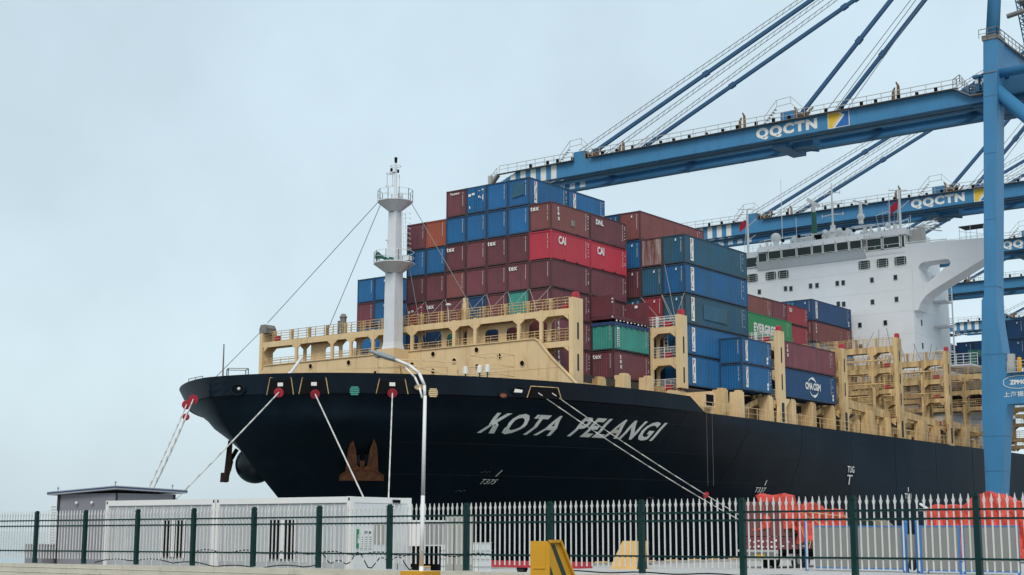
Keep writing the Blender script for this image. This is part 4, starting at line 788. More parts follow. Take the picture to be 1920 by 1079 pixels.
def container(X, y, z, L, H, colour, label, group, logo=None, doors=False, cat='container', tarp=False):
    """y is the outboard (-Y) side of the box"""
    t = thing('shipping_container', (X, y, z), label, cat, group)
    for nm, me in container_meshes(L, H, colour, doors).items():
        o = bpy.data.objects.new(nm, me); COL.objects.link(o); o.parent = t
    k = (L, H, rnd.randrange(4), doors)
    if k not in _marks: _marks[k] = marks_mesh(L, H, True, k[2]).mesh('number_marks', 'boxmarks', fix=False)
    o = bpy.data.objects.new('number_marks', _marks[k]); COL.objects.link(o); o.parent = t
    g = None
    F = lambda y0, z0: (lambda a, b_: (-.018, y0 - a, z0 + b_))      # on the front end
    Sd = lambda x0, z0: (lambda a, b_: (x0 + a, -.015, z0 + b_))      # on the outboard side
    logos = [logo] if isinstance(logo, str) else (logo or [])
    def put(mb, mat, nm='logo'):
        o = bpy.data.objects.new(nm, mb.mesh(nm, mat, fix=False)); COL.objects.link(o); o.parent = t; return o
    for lg in logos:
        g = MB()
        if lg == 'tex': g.text('tex', F(2.3, H - .72), .62, .62)
        elif lg == 'texside':
            for k_, (ch, zz) in enumerate((('t', H - .75), ('e', H - 1.15), ('x', H - 1.6))): g.text(ch, Sd(.95, zz), .62, .62)
        elif lg == 'CAI': g.text('CAI', Sd(1.1, H - 1.15), .95, .72)
        elif lg == 'PIL':
            g.quad((.75 if L < 7 else 1.05, -.014, H - .28), (1.2 if L < 7 else 1.65, -.014, H - .28), (1.2 if L < 7 else 1.65, -.014, .3 if L < 7 else .35), (.75 if L < 7 else 1.05, -.014, .3 if L < 7 else .35)); x0 = .82 if L < 7 else 1.15; sc_ = .5 if L < 7 else .62
            put(g, 'lettering', 'logo_panel'); a = MB(); st = (H - .8) / 3
            a.text('P', lambda u, v: (x0 + u, -.022, H - .35 - st + .12 + v), .75, sc_); put(a, 'letterred'); a = MB(); a.text('I', lambda u, v: (x0 + .12 + u + v * .15, -.022, H - .35 - 2 * st + .12 + v), .75, sc_); a.text('L', lambda u, v: (x0 + u, -.022, H - .35 - 3 * st + .12 + v), .75, sc_); put(a, 'letterblack'); continue
        elif lg == 'EVERGREEN': w = TXT['EVERGREEN'][2]; g.text('EVERGREEN', Sd(2.6, .62), 1.35, 6.2 / w)
        elif lg == 'CMA':
            w = TXT['CMACGM'][2]; g.text('CMACGM', Sd(4.85, 1.12), .95, 3.5 / w)
            for s_ in (1, -1):
                pts = [(6.6 + s_ * -.2 + 1.75 * math.cos(a) * .62, 1.42 + s_ * .92 * math.sin(a)) for a in [R(20 + 12 * k) for k in range(12)]]
                for k in range(11): (xa, za), (xb_, zb_) = pts[k], pts[k + 1]; th = .04 + .20 * (math.sin(math.pi * (k + .5) / 13) if s_ > 0 else math.sin(math.pi * (k + .5) / 13)) * (1.3 if (k < 6) else .5); g.quad((xa, -.015, za - th / 2), (xb_, -.015, zb_ - th / 2), (xb_, -.015, zb_ + th / 2), (xa, -.015, za + th / 2))
        elif lg == 'Textainer': g.text('Textainer', F(1.95, H - .5), .3, .30)
        elif lg == 'DL': g.text('DL', Sd(.9, H - .95), .65, .62)
        elif lg == 'Y1': g.text('CAI', Sd(.75, H - 1.0), .7, .5)
        elif lg == 'doormarks':
            for (yy, zz, ww, hh) in ((2.15, 1.9, .3, .24), (1.75, 1.95, .35, .2), (.95, 2.1, .2, .06), (.55, 2.2, .2, .12), (.95, 1.62, .14, .2), (.75, 1.5, .1, .12), (.5, 1.65, .16, .08), (.5, 1.5, .12, .3), (2.05, .75, .12, .25)): g.quad((-.03, yy, zz), (-.03, yy - ww, zz), (-.03, yy - ww, zz - hh), (-.03, yy, zz - hh))
        elif lg == 'patch': g.quad((3.0, -.013, 1.35), (3.6, -.013, 1.35), (3.6, -.013, .8), (3.0, -.013, .8)); put(g, 'walk', 'patch'); continue
        elif lg == 'bluepatch': g.quad((3.3, -.03, 2.2), (7.8, -.03, 2.15), (7.8, -.03, .75), (3.3, -.03, .75)); put(g, 'scrapedpatch', 'patch'); continue
        elif lg == 'greenpatch': g.quad((-.03, 1.9, 2.15), (-.03, .5, 2.15), (-.03, .5, 1.0), (-.03, 1.9, .8)); put(g, 'stainpatch', 'patch'); continue
        elif lg == 'corner':    # small white shield near the top
            g.quad((-.03, 1.05, H - .5), (-.03, .9, H - .35), (-.03, .88, H - .62), (-.03, 1.02, H - .66)); put(g, 'lettering', 'shield'); continue
        elif lg == 'vpanel': g.quad((.55, -.014, 2.1), (.9, -.014, 2.1), (.9, -.014, .35), (.55, -.014, .35)); put(g, 'lettering', 'logo_panel'); a = MB(); [a.quad((.62, -.02, z_), (.83, -.02, z_), (.83, -.02, z_ - .13), (.62, -.02, z_ - .13)) for z_ in [.55 + .2 * k for k in range(8)]]; put(a, 'letterblack'); continue
        elif lg == 'endmark':
            for zz in (1.0, .62): g.quad((L - 1.05, -.014, zz), (L - .75, -.014, zz), (L - .75, -.014, zz - .3), (L - 1.05, -.014, zz - .3))
        put(g, 'lettering')
    if tarp:
        a = MB(); n = 24
        for k in range(n): x0, x1 = L * k / n, L * (k + 1) / n; d0, d1 = .3 + .1 * math.sin(k * 1.7), .3 + .1 * math.sin((k + 1) * 1.7); a.quad((x0, -.05, H - .02), (x1, -.05, H - .02), (x1, -.03, H - d1), (x0, -.03, H - d0))
        for k in range(8): y0, y1 = CW * k / 8, CW * (k + 1) / 8; a.quad((-.05, y0, H - .02), (-.05, y1, H - .02), (-.04, y1, H - .3 - .06 * math.sin(k * 2.1 + 2)), (-.04, y0, H - .3 - .06 * math.sin(k * 2.1)))
        a.quad((-.05, -.05, H), (L + .05, -.05, H), (L + .05, CW, H), (-.05, CW, H)); put(a, 'tarpblue', 'tarpaulin')
    return t
ORD = ['first', 'second', 'third', 'fourth', 'fifth', 'sixth', 'seventh', 'eighth']
H20 = 2.591; ZA = 16.09
FRONT = {   # (tier, column): colour, logos, extra words
    (6, 1): ('blue', ['PIL', 'greenpatch']), (6, 2): ('blue', []), (6, 3): ('blue', ['doormarks']), (6, 4): ('maroon', ['Textainer']),
    (5, 0): ('brown', ['tex', 'texside', 'patch']), (5, 1): ('blue', []), (5, 2): ('blue', []), (5, 3): ('blue', []), (5, 4): ('blue', []), (5, 5): ('orange', []), (5, 6): ('maroon', []),
    (4, 0): ('red', ['CAI']), (4, 1): ('maroon', []), (4, 2): ('maroon', ['tex']), (4, 3): ('maroon', []), (4, 4): ('maroon', ['tex']), (4, 5): ('blue', []), (4, 6): ('blue', []),
    (3, 0): ('maroon', []), (3, 1): ('maroon', ['tex']), (3, 2): ('maroon', []), (3, 3): ('maroon', []), (3, 4): ('brown', []), (3, 5): ('maroon', []), (3, 6): ('maroon', []),
    (2, 0): ('maroon', []), (2, 1): ('green', []), (2, 2): ('maroon', []), (2, 3): ('navy', []), (2, 4): ('maroon', []), (2, 5): ('maroon', ['tex']), (2, 6): ('darkred', ['doormarks']),
    (1, 0): ('maroon', ['texside']), (1, 1): ('maroon', []), (1, 2): ('navy', []), (1, 3): ('maroon', []), (1, 4): ('green', []), (1, 5): ('navy', []), (1, 6): ('navy', []),
    (0, 0): ('maroon', ['texside'])}
WORD = {'tex': 'with small white word', 'CAI': 'with white capitals', 'PIL': 'with a white side panel', 'Textainer': 'with tiny pale lettering', 'doormarks': 'showing doors'}
for (tier, c), (colr, lg) in FRONT.items():
    nt_ = 7 - tier; extra = next((WORD[l] for l in lg if l in WORD), '')
    cw_ = {1: 'topmost', 2: 'second', 3: 'third', 4: 'fourth', 5: 'fifth', 6: 'sixth', 7: 'lowest'}[nt_]; cc_ = ['rightmost', 'second', 'third', 'fourth', 'fifth', 'sixth', 'seventh'][c]
    lab = f"{CN[colr]} container{' ' + extra if extra else ''}, {cw_} row of front stack, {cc_}{'' if c == 0 else ' from right'}"
    if (tier, c) == (6, 1): lab = 'blue container with green stained end, right end of the top row'
    if (tier, c) == (6, 3): lab = 'blue container with its barred doors forward, top row of the front stack'
    if (tier, c) == (6, 4): lab = 'maroon container with tiny gold lettering, left end of the top row'
    if (tier, c) == (5, 5): lab = 'the only orange container, high in the front stack'
    if (tier, c) == (2, 1): lab = 'sea green container just above the cream walkway railing, front stack'
    if (tier, c) == (4, 0): lab = 'bright red container at the corner of the front stack, forward of its twin'
    container(0, c * PIT + .02, ZA + tier * H20, LEN20, H20, colr, lab, 'containers of the front stack', lg, doors='doormarks' in lg)
X2 = 6.134
for tier, colr, lg, lab in ((5, 'maroon', ['DL'], 'dark maroon container behind the corner one, highest full row of the side'), (4, 'red', ['CAI'], 'bright red container aft of its twin on the side of the front stack'), (3, 'maroon', [], 'maroon container directly below the aft bright red one'), (2, 'maroon', [], 'maroon container behind the tall frame rack, two below the aft red one'), (1, 'maroon', [], 'maroon container behind the sea green tarpaulin topped box'), (0, 'maroon', [], 'maroon container hidden behind the lowest outboard maroon box')):
    container(X2, .02, ZA + tier * H20, LEN20, H20, colr, lab, 'second row containers of the front stack', lg)
container(X2, PIT + .02, ZA + 6 * H20, LEN20, H20, 'blue', 'clean blue container with white panel at aft end of the top row', 'second row containers of the front stack', ['PIL'])
container(X2, -PIT + .02, ZA, LEN20, H20, 'maroon', 'maroon container with white word on end and side, lowest outboard', 'outboard containers', ['tex', 'texside'])
container(X2, -PIT + .02, ZA + H20, LEN20, H20, 'green', 'sea green open top container covered by a dark blue tarpaulin', 'outboard containers', ['vpanel'], tarp=True)
# starboard wing of the stack, left of the mast
XL = 8.0
for tier, c, colr, lab in ((4, 1, 'blue', 'blue container at the far left top beside the mast'), (4, 0, 'blue', 'blue container touching the left side of the white mast, top row'), (3, 1, 'maroon', 'maroon container at the far left below a blue one'), (3, 0, 'blue', 'blue container left of the mast in the second row'),
                           (2, 1, 'blue', 'blue container far left seen under the cream walkway'), (2, 0, 'blue', 'blue container left of the mast seen under the cream walkway'), (1, 1, 'blue', 'lowest blue container far left behind the walkway openings'), (1, 0, 'blue', 'lowest blue container left of the mast behind the walkway openings')):
    container(XL, 26.45 + c * PIT, ZA - .15 + tier * H20, LEN20, H20, colr, lab, 'containers left of the mast', ['corner'] if c == 0 else [])
# flat rack with raised end walls on the tarpaulin topped box
t = thing('flat_rack_container', (X2, -PIT + .02, ZA + 2 * H20), 'dark maroon flat rack with two upright end walls on the green box', 'flat rack')
def at(dx, dy, dz): return (X2 + dx, -PIT + .02 + dy, ZA + 2 * H20 + dz)
p = MB(); p.box(*[v for pr_ in zip(at(0, 0, .25), at(LEN20, CW, .55)) for v in pr_]); part('base', p, 'maroon', t)
for nm, x0 in (('end_wall', 0), ('end_wall', LEN20 - .25)):
    p = MB(); x = X2 + x0; y = -PIT + .02; z = ZA + 2 * H20
    p.box(x, x + .22, y, y + .15, z + .5, z + 2.5); p.box(x, x + .22, y + CW - .15, y + CW, z + .5, z + 2.5); p.box(x + .05, x + .2, y + .15, y + CW - .15, z + .5, z + 2.45)
    for k in range(6): p.box(x + .02, x + .05, y + .3 + k * .33, y + .42 + k * .33, z + .6, z + 2.35)
    part(nm, p, 'maroon', t)
p = MB()
for k in range(9): p.box(X2 + .4 + k * .6, X2 + .62 + k * .6, -PIT - .0, -PIT + .02, ZA + 2 * H20 + .05 + .04 * (k % 3), ZA + 2 * H20 + .2)
for z in (.35, 1.7, 2.0): p.box(X2 - .02, X2 + .0, -PIT + .05, -PIT + .2, ZA + 2 * H20 + z, ZA + 2 * H20 + z + .14)
p.box(X2 + LEN20 - .3, X2 + LEN20 - .26, -PIT + 1.15, -PIT + 1.45, ZA + 2 * H20 + 2.0, ZA + 2 * H20 + 2.25); part('white_tags', p, 'lettering', t)
# second bay: forty foot boxes
XB, YB, ZB, H40 = 14.41, -5.07, 15.92, 2.9
bayB = [(5, 0, 'tealblue', ['PIL', 'corner'], 'weathered blue container with white panel, topmost of the outboard blue column'), (4, 0, 'blue', ['PIL', 'corner'], 'bright blue long container second from top of the outboard blue column'), (3, 0, 'tealblue', ['PIL', 'bluepatch', 'corner'], 'scraped blue long container with a paler patch on its side'), (2, 0, 'blue', ['PIL'], 'blue long container right above the lowest in its column'), (1, 0, 'blue', ['PIL'], 'lowest visible blue long container of the outboard column'), (0, 0, 'blue', ['PIL'], 'hidden') ,
        (5, 1, 'rustwhite', [], 'maroon container with white rusty streaks down its end'), (4, 1, 'tealblue', ['corner'], 'grey blue container below the white streaked maroon one'), (3, 1, 'darkred', ['corner'], 'red container behind the red capped frame post'), (2, 1, 'maroon', [], 'maroon container low behind the first cream lashing frame'), (1, 1, 'navy', [], 'navy container low behind the first cream lashing frame'),
        (6, 2, 'brown', ['corner'], 'reddish brown long container alone on top of the second bay'), (5, 2, 'blue', ['corner'], 'narrow strip of blue container beside the stack with white capitals'), (4, 2, 'maroon', ['corner'], 'maroon container below the narrow strip of blue'), (3, 2, 'tealblue', ['corner'], 'grey blue container top just above the flat rack'),
        (6, 3, 'blue', ['corner'], 'blue container mostly hidden left of the lone top brown one')]
for tier, c, colr, lg, lab in bayB:
    if (tier, c) == (0, 0): lab = None; continue
    zz = 15.92 + (tier - (0 if c else 0)) * H40
    zz = {6: 30.45, 5: 27.62, 4: 24.75, 3: 21.83, 2: 18.93, 1: 15.95}[tier]; hh = {6: 2.88, 5: 2.82, 4: 2.86, 3: 2.9, 2: 2.9, 1: 2.97}[tier]
    container(XB, YB + c * PIT + .02, zz, LEN40, hh, colr, lab, 'containers of the second bay', lg)
for tier, lab in ((1, 'upper of the two short blue containers hanging outboard aft of the frame'), (0, 'lower of the two short blue containers hanging outboard')):
    container(XB + 6.134, YB - PIT + .02, 15.92 + tier * 2.55, LEN20, 2.57, 'blue', lab, 'outboard short blue containers', ['PIL', 'endmark'])
# third bay
XC = 29.0
container(XC, YB - PIT + .02, 15.9, LEN40, 2.95, 'navy', 'dark navy long container with white arcs and capitals, lowest outboard', 'containers of the third bay', ['CMA', 'endmark'])
container(XC, YB - PIT + .02, 18.87, LEN40, 2.75, 'maroon', 'maroon long container on top of the navy one with white arcs', 'containers of the third bay', ['texside'])
# bays further aft
container(43.5, YB + 4 * PIT, 24.75, LEN40, 2.85, 'evergreen', 'bright green long container with large white capitals', 'containers of the aft bays', ['EVERGREEN'])
container(43.5, YB + 5 * PIT, 27.6, LEN40, 2.88, 'brown', 'brown long container above and behind the bright green one', 'containers of the aft bays', [])
container(43.5, YB + 4 * PIT, 21.85, LEN40, 2.88, 'brown', 'brown long container directly beneath the bright green one', 'containers of the aft bays', [])
container(58.0, YB + 6 * PIT, 28.85, LEN20, 2.56, 'maroon', 'maroon short container left of the red one with a white mark', 'containers of the aft bays', [])
container(64.13, YB + 6 * PIT, 28.85, LEN20, 2.56, 'darkred', 'red short container with a small white mark, before the white deckhouse', 'containers of the aft bays', ['Y1'])
container(64.13, YB + 6 * PIT, 26.27, LEN20, 2.56, 'darkred', 'plain red short container right of the bright green one', 'containers of the aft bays', [])
container(58.0, YB + 6 * PIT, 26.27, LEN20, 2.56, 'maroon', 'maroon short container behind the bright green one', 'containers of the aft bays', [])
for c, lab in ((0, 'blue long container with white panel directly before the white deckhouse'), (1, 'blue container one column left of the one with a white panel, before deckhouse'), (2, 'blue container whose top edge shows above the red one')):
    container(72.5, YB + (6.2 + c) * PIT, 30.3, LEN40, 2.86, 'navy' if c == 0 else 'blue', lab, 'containers before the deckhouse', ['PIL', 'corner', 'endmark'] if c == 0 else ['corner'])
container(72.5, YB + 6.2 * PIT, 27.42, LEN40, 2.86, 'brown', 'brown long container beneath the one against the deckhouse', 'containers before the deckhouse', ['texside'])
container(72.5, YB + 6.2 * PIT, 24.54, LEN40, 2.86, 'blue', 'blue long container low behind the lashing frames before deckhouse', 'containers before the deckhouse', [])
for k, (y, z, nm) in enumerate(((-7.3, 29.75, 'rightmost'), (-4.8, 29.75, 'second from right'), (-2.3, 27.1, 'half behind the blue leg'), (.2, 27.1, 'just left of the blue leg'), (-7.3, 26.85, 'rightmost, second row down'), (-4.8, 26.85, 'second from right, second row down'), (-2.3, 24.2, 'behind the blue leg in the lower row'), (.2, 24.2, 'lower, just left of the blue leg'))):
    container(104.0, y, z, LEN40, 2.88, 'navy', f'navy container aft of the deckhouse, {nm}', 'navy containers aft of the deckhouse', ['corner'])
container(100.5, 3.6, 27.0, LEN40, 2.88, 'navy', 'navy container seen end on between deckhouse and gantry leg', 'navy containers aft of the deckhouse', [])
# lashing wires crossing the container ends
def rods(lb, X, pairs):
    for (ya, za, yb, zb_) in pairs: p = MB(); p.tube((X + .95, ya, za), (X + 2.2 if X < 0 else X + 1.75, yb, zb_), .022, 4); part('lashing_wire', p, 'railgrey', lb)
zc = ZA + 3 * H20
prs = []
for c in range(0, 7): y0_, y1_ = c * PIT + .1, c * PIT + CW; prs += [(y0_ + .5, 21.4, y1_, zc), (y1_ - .5, 21.4, y0_, zc)]
for c in (1, 2, 4, 5): y0_, y1_ = c * PIT + .1, c * PIT + CW; prs += [(y0_ + 1.1, 18.7, y1_, 21.1), (y1_ - 1.1, 18.7, y0_, 21.1)]
rods(lb0, -2.2, prs)
rods(LBS[0], 12.55, [(-4.6, 21.5, -5.0 + CW, 24.7), (-4.2, 21.5, -5.0, 24.7), (-4.6, 21.5, -2.9, 27.6), (-3.5, 21.5, -.2, 24.7), (-4.4, 21.4, -2.5, 24.7)])

# ------------------------------------------------------------------ the far aft part of the ship's deck seen right of the crane leg
for X in (100.5, 117.5):
    L_ = lashing_bridge(X, -8.3, 39.1, [(15.0, 15.5), (18.3, 18.8), (20.6, 21.2), (22.9, 23.6)], 24.6, 'creamold', 15.6, [-5.2 + 4.92 * k for k in range(9)], [(22.4, 1.2), (19.8, 1.2)], base=13.0, wid=1.2)

# ------------------------------------------------------------------ ship-to-shore cranes
def crane(X, label, Ytip=61.0, legs=False, dz=0.0, yoff=0.0):
    t = thing('gantry_crane', (X, -15, 0), label, 'gantry crane', 'blue gantry cranes along the quay')
    xn0, xn1 = X + .4, X + 1.7                       # near girder
    xf0, xf1 = X + 8.0, X + 9.3
    zb, zt = 55.15 + dz, 57.35 + dz
    Yo = yoff
    def girder(x0, x1, nm):
        g = MB(); g.box(x0, x1, -11.3 + Yo, 58.0 + Yo, zb, zt); g.prism([(58.0 + Yo, zb), (61.6 + Yo, zb + .3), (61.6 + Yo, zb + .9), (58.0 + Yo, zt)], lambda y, z: (x0, y, z), lambda y, z: (x1, y, z)); g.prism([(-11.3 + Yo, zb), (-11.3 + Yo, zt), (-13.3 + Yo, zb + .85), (-17.0 + Yo, zb + .8), (-17.0 + Yo, zb)], lambda y, z: (x0, y, z), lambda y, z: (x1, y, z))
        o = part(nm, g, 'crane', t); s = MB()
        for k in range(6):
            ya = 50.4 + Yo + k * 1.95; yb = ya + 1.0
            zt_ = zt if ya < 57.5 + Yo else zt - (ya - 57.5 - Yo) * .42
            s.box(x0 - .015, x0 - .003, ya, yb, zb + .05 if ya < 58 else zb + .2, zt_ - .02)
            s.box(x0, x1, ya, yb, zb - .012, zb - .002)
        loose('white_stripe', s, 'lettering', o)
        return o
    gn = girder(xn0, xn1, 'boom_girder'); gf = girder(xf0, xf1, 'boom_girder')
    p = MB()
    for x0 in (xn1, xf0 - .9):
        p.box(x0 + .01, x0 + .89, -16 + Yo, 58 + Yo, zb - .35, zb - .05)
    p.box(xf0 - .5, xf0 - .15, -16 + Yo, 57 + Yo, zb + 1.0, zb + 1.2)
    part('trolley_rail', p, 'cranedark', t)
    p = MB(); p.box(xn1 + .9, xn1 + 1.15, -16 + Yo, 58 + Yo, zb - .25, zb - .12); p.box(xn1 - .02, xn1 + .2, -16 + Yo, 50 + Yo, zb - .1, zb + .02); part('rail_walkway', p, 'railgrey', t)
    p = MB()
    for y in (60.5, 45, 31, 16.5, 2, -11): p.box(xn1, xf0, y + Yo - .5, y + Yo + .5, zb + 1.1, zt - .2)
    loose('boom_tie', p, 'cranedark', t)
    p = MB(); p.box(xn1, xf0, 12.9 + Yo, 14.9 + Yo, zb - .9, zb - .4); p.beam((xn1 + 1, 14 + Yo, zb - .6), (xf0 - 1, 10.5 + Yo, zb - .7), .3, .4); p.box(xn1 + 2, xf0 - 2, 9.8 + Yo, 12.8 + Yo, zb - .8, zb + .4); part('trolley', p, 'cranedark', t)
    p = MB()
    for k in range(7):
        y = -4 + k * 9.1
        for x0, x1 in ((xn0, xn1), (xf0, xf1)): p.box(x0 - .012, x1 + .012, y + Yo, y + .5 + Yo, zb - .03, zt - .3)
    loose('splice_plate', p, 'crane', t)
    # letters on the outer face
    g = MB(); w = TXT['QQCTN'][2]; hh = TXT['QQCTN'][3]; g.text('QQCTN', lambda a, b_: (xn0 - .03, 16.6 + Yo - a, zb + .15 + b_), 1.75 / hh, 9.1 / w); part('lettering', g, 'lettering', t)
    s1 = MB(); s1.quad((xn0 - .02, 6.0 + Yo, zb + .02), (xn0 - .02, 2.9 + Yo, zb + .02), (xn0 - .02, 2.9 + Yo, zt - .05), (xn0 - .02, 6.0 + Yo, zt - .05)); o = part('sign', s1, 'lettering', t)
    s1 = MB(); s1.quad((xn0 - .03, 5.9 + Yo, zb + .1), (xn0 - .03, 5.3 + Yo, zb + .1), (xn0 - .03, 3.95 + Yo, zt - .55), (xn0 - .03, 4.5 + Yo, zt - .13), (xn0 - .03, 5.9 + Yo, zt - .13)); part('yellow_field', s1, 'signyellow', o)
    s1 = MB(); s1.quad((xn0 - .035, 4.95 + Yo, zb + .1), (xn0 - .035, 3.0 + Yo, zb + .1), (xn0 - .035, 3.0 + Yo, zt - .13), (xn0 - .035, 4.25 + Yo, zt - .13), (xn0 - .035, 3.55 + Yo, zt - .6)); part('blue_field', s1, 'signblue', o)
    s1 = MB(); w = TXT['qq'][2]; ca, sa = math.cos(R(50)), math.sin(R(50)); s1.text('qq', lambda a, b_: (xn0 - .045, 5.05 + Yo - (a * ca - b_ * sa), zb + .18 + a * sa + b_ * ca), .42, 2.0 / w); part('small_lettering', s1, 'lettering', o)
    # walkway and railings on top
    p = MB(); rail(p, [(xn0 - .55, -11.8 + Yo, zt), (xn0 - .55, 44.2 + Yo, zt)], 1.15, 2.0, .045, 1); rail(p, [(xn0 - .55, 47 + Yo, zt + .05), (xn0 - .55, 61 + Yo, zt + .1)], 1.15, 1.7, .045, 1); rail(p, [(xn0 + 1.0, -11.8 + Yo, zt), (xn0 + 1.0, 58 + Yo, zt)], 1.0, 2.4, .03, 1)
    for yc in (46.2, 11.8):      # stairs over the stay anchorages
        q = [(xn0 - .55, yc + 3.2 + Yo, zt + .1), (xn0 - .55, yc + 1.3 + Yo, zt + 2.1), (xn0 - .55, yc - .8 + Yo, zt + 2.2), (xn0 - .55, yc - 2.8 + Yo, zt + .1)]
        for d in (0, 1.0): p.path([(a, b_, c + d * .9) for a, b_, c in q], .045, 4)
        for a, b_, c in q: p.tube((a, b_, c), (a, b_, c + .9), .04, 4)
        for k in range(6): u = k / 6; p.box(xn0 - .6, xn0 - .1, yc + 3.2 - 1.9 * u + Yo - .15, yc + 3.2 - 1.9 * u + Yo + .15, zt + .1 + 1.9 * u, zt + .16 + 1.9 * u)
    rail(p, [(xf1 + .3, -11 + Yo, zt), (xf1 + .3, 58 + Yo, zt)], 1.1, 3.0, .035, 1)
    part('railing', p, 'railgrey', t)
    p = MB(); p.box(xn0 - .7, xn0, -11.8 + Yo, 44 + Yo, zt - .05, zt + .0); p.box(xn0 - .7, xn0 - .01, 47 + Yo, 61.4 + Yo, zt - .05, zt + .0)
    for yc in (46.2, 11.8): p.box(xn0 + .05, xn1, yc - 1.1 + Yo, yc + 1.1 + Yo, zt, zt + 1.3); 
    p.prism([(61.5, zt), (63.0, zt - 1.6), (62.7, zt - 1.75), (61.2, zt - .2)], lambda y, z: (xn0 - .7, y + Yo, z), lambda y, z: (xn0, y + Yo, z)); p.box(xn0 - .7, xf1, 61.4 + Yo, 63.2 + Yo, zb - .1, zb + .15)
    part('top_walkway', p, 'walk', t)
    p = MB()
    for yc in (46.2, 11.8): p.box(xn0 + .04, xn1 + .01, yc - .9 + Yo, yc + 1.0 + Yo, zt - .01, zt + 1.35); p.box(xf0 + .04, xf1 + .01, yc - .9 + Yo, yc + 1.0 + Yo, zt - .01, zt + 1.35)
    loose('anchor_block', p, 'crane', t)
    p = MB()
    for yc in (44.0, 9.7):
        for x in (xn0 + .6, xf0 + .6):
            p.ball((x, yc + Yo, zt + .45), .8, 8, 6, .5)
            for k in range(7): p.tube((x + rnd.uniform(-.5, .5), yc + Yo + rnd.uniform(-1, 1), zt), (x + rnd.uniform(-.3, .3), yc + Yo + rnd.uniform(-2.0, .5), zt + rnd.uniform(.8, 1.6)), .12, 5)
    loose('greased_sheave', p, 'grease', t)
    p = MB()
    for yc, hh in ((38.8, 1.9), (18.8, 2.6), (-3.6, 2.7), (10.9, 2.0)):      # paired rope guide horns
        for d in (0, .75):
            h2 = hh * (1 - .25 * (d > 0)); p.tube((xn0 + .8, yc + d + Yo, zt), (xn0 + .8, yc + d * .9 + Yo, zt + h2 * .8), .28, 6, .2); p.tube((xn0 + .8, yc + d * .9 + Yo, zt + h2 * .8), (xn0 + .8, yc + d * .9 + .25 * (-1 if d else 1) + Yo, zt + h2), .16, 6, .1)
    part('rope_guide', p, 'grease', t)
    p = MB()
    for k in range(26):
        y = -9 + k * 2.55 + rnd.uniform(-.4, .4); p.box(xn0 - .2, xn0 + .1, y + Yo, y + .35 + Yo, zt + .15, zt + rnd.uniform(.45, .8))
    loose('deck_lamp', p, 'blackpart', t)
    # forestays and ropes up to the apex
    ax, ay, az = X + 4.5, -17.0 + Yo, 84.5 + dz
    for x, xa in ((xn0 + .6, ax - 3.7), (xf0 + .6, ax + 3.7)):
        for yc in (45.0, 10.4):
            a_ = Vector((x, yc + Yo, zt + .5)); b_ = Vector((xa, ay, az if x < ax else az + .5)); p = MB(); p.beam(a_, b_, .40, .50)
            for f_ in (.33, .62, .65): q = a_.lerp(b_, f_); d_ = (b_ - a_).normalized() * .45; p.beam(q - d_, q + d_, .56, .68)
            part('forestay', p, 'stayblue', t)
    p = MB()
    for x, yc, dzz in ((xn0 + .3, 46.5, 1.0), (xn0 + 2.9, 43.5, .6), (xn0 + 5.0, 42.5, .2)):
        a_ = Vector((x, yc + Yo, zt + dzz)); b_ = Vector((ax - 3 + (x - xn0) * .7, ay, az + 1.0)); n = 60
        for o_ in (0, .55): p.tube(a_ + Vector((0, 0, o_)), b_ + Vector((0, 0, o_)), .05, 4)
        for k in range(n): u, v = k / n, (k + .5) / n; p.tube(a_.lerp(b_, u), a_.lerp(b_, v) + Vector((0, 0, .55)), .03, 3, caps=False)
    for x, yc in ((xn0 + 3.2, 9), (xn0 + 4.2, 8.4), (xn0 + 6.2, 7.8)): p.tube((x, yc + Yo, zt), (ax - 2 + (x - xn0) * .5, ay, az), .05, 4)
    part('hoist_rope', p, 'wire', t)
    # tip fittings
    p = MB(); rail(p, [(xn0 - .6, 61.4 + Yo, zt - .1), (xn0 - .6, 63.0 + Yo, zt - 1.7)], 1.1, .8, .04, 1); p.box(xn0 - .6, xn0, 62.6 + Yo, 63.2 + Yo, zb, zb + 2.2); p.tube((xn0, 63.0 + Yo, zb), (xn0, 63.0 + Yo, zb + 2.5), .12, 6)
    for k in range(7): p.box(xn0 - .6, xn0, 61.5 + k * .22 + Yo, 61.75 + k * .22 + Yo, zt - .25 - k * .24, zt - .2 - k * .24)
    part('tip_ladder', p, 'railgrey', t)
    # catwalk gantry down to the boom hinge
    p = MB(); p.box(xn0 + .5, xf1, -17 + Yo, -13.2 + Yo, zb - .3, zt + .1); p.box(xn0 + .3, xn0 + 1.2, -14.2 + Yo, -12.0 + Yo, zb + .9, zt - .2); part('hinge_block', p, 'cranedark', t)
    p = MB(); p.beam((xn0 - .3, -11.3 + Yo, zt + .02), (xn0 - .3, -13.4 + Yo, zb + .9), .8, .14); p.beam((xn0 - .3, -13.4 + Yo, zb + .85), (xn0 - .3, -17 + Yo, zb + .8), .9, .14); rail(p, [(xn0 - .6, -11.3 + Yo, zt), (xn0 - .6, -12.2 + Yo, zt + .5), (xn0 - .6, -13.4 + Yo, zb + .95), (xn0 - .6, -17 + Yo, zb + .9)], 1.1, .6, .045, 2); part('hinge_walkway', p, 'walk', t)
    if legs: return t, xn0, xf1, zb, zt
    # plain legs and frame, hidden behind the nearer crane or outside the picture
    p = MB()
    for x in (X - 5, X + 14):
        for y in (-15, -45): p.box(x - 1.2, x + 1.2, y - 1.6, y, 0.3, 61)
    loose('portal_leg', p, 'crane', t)
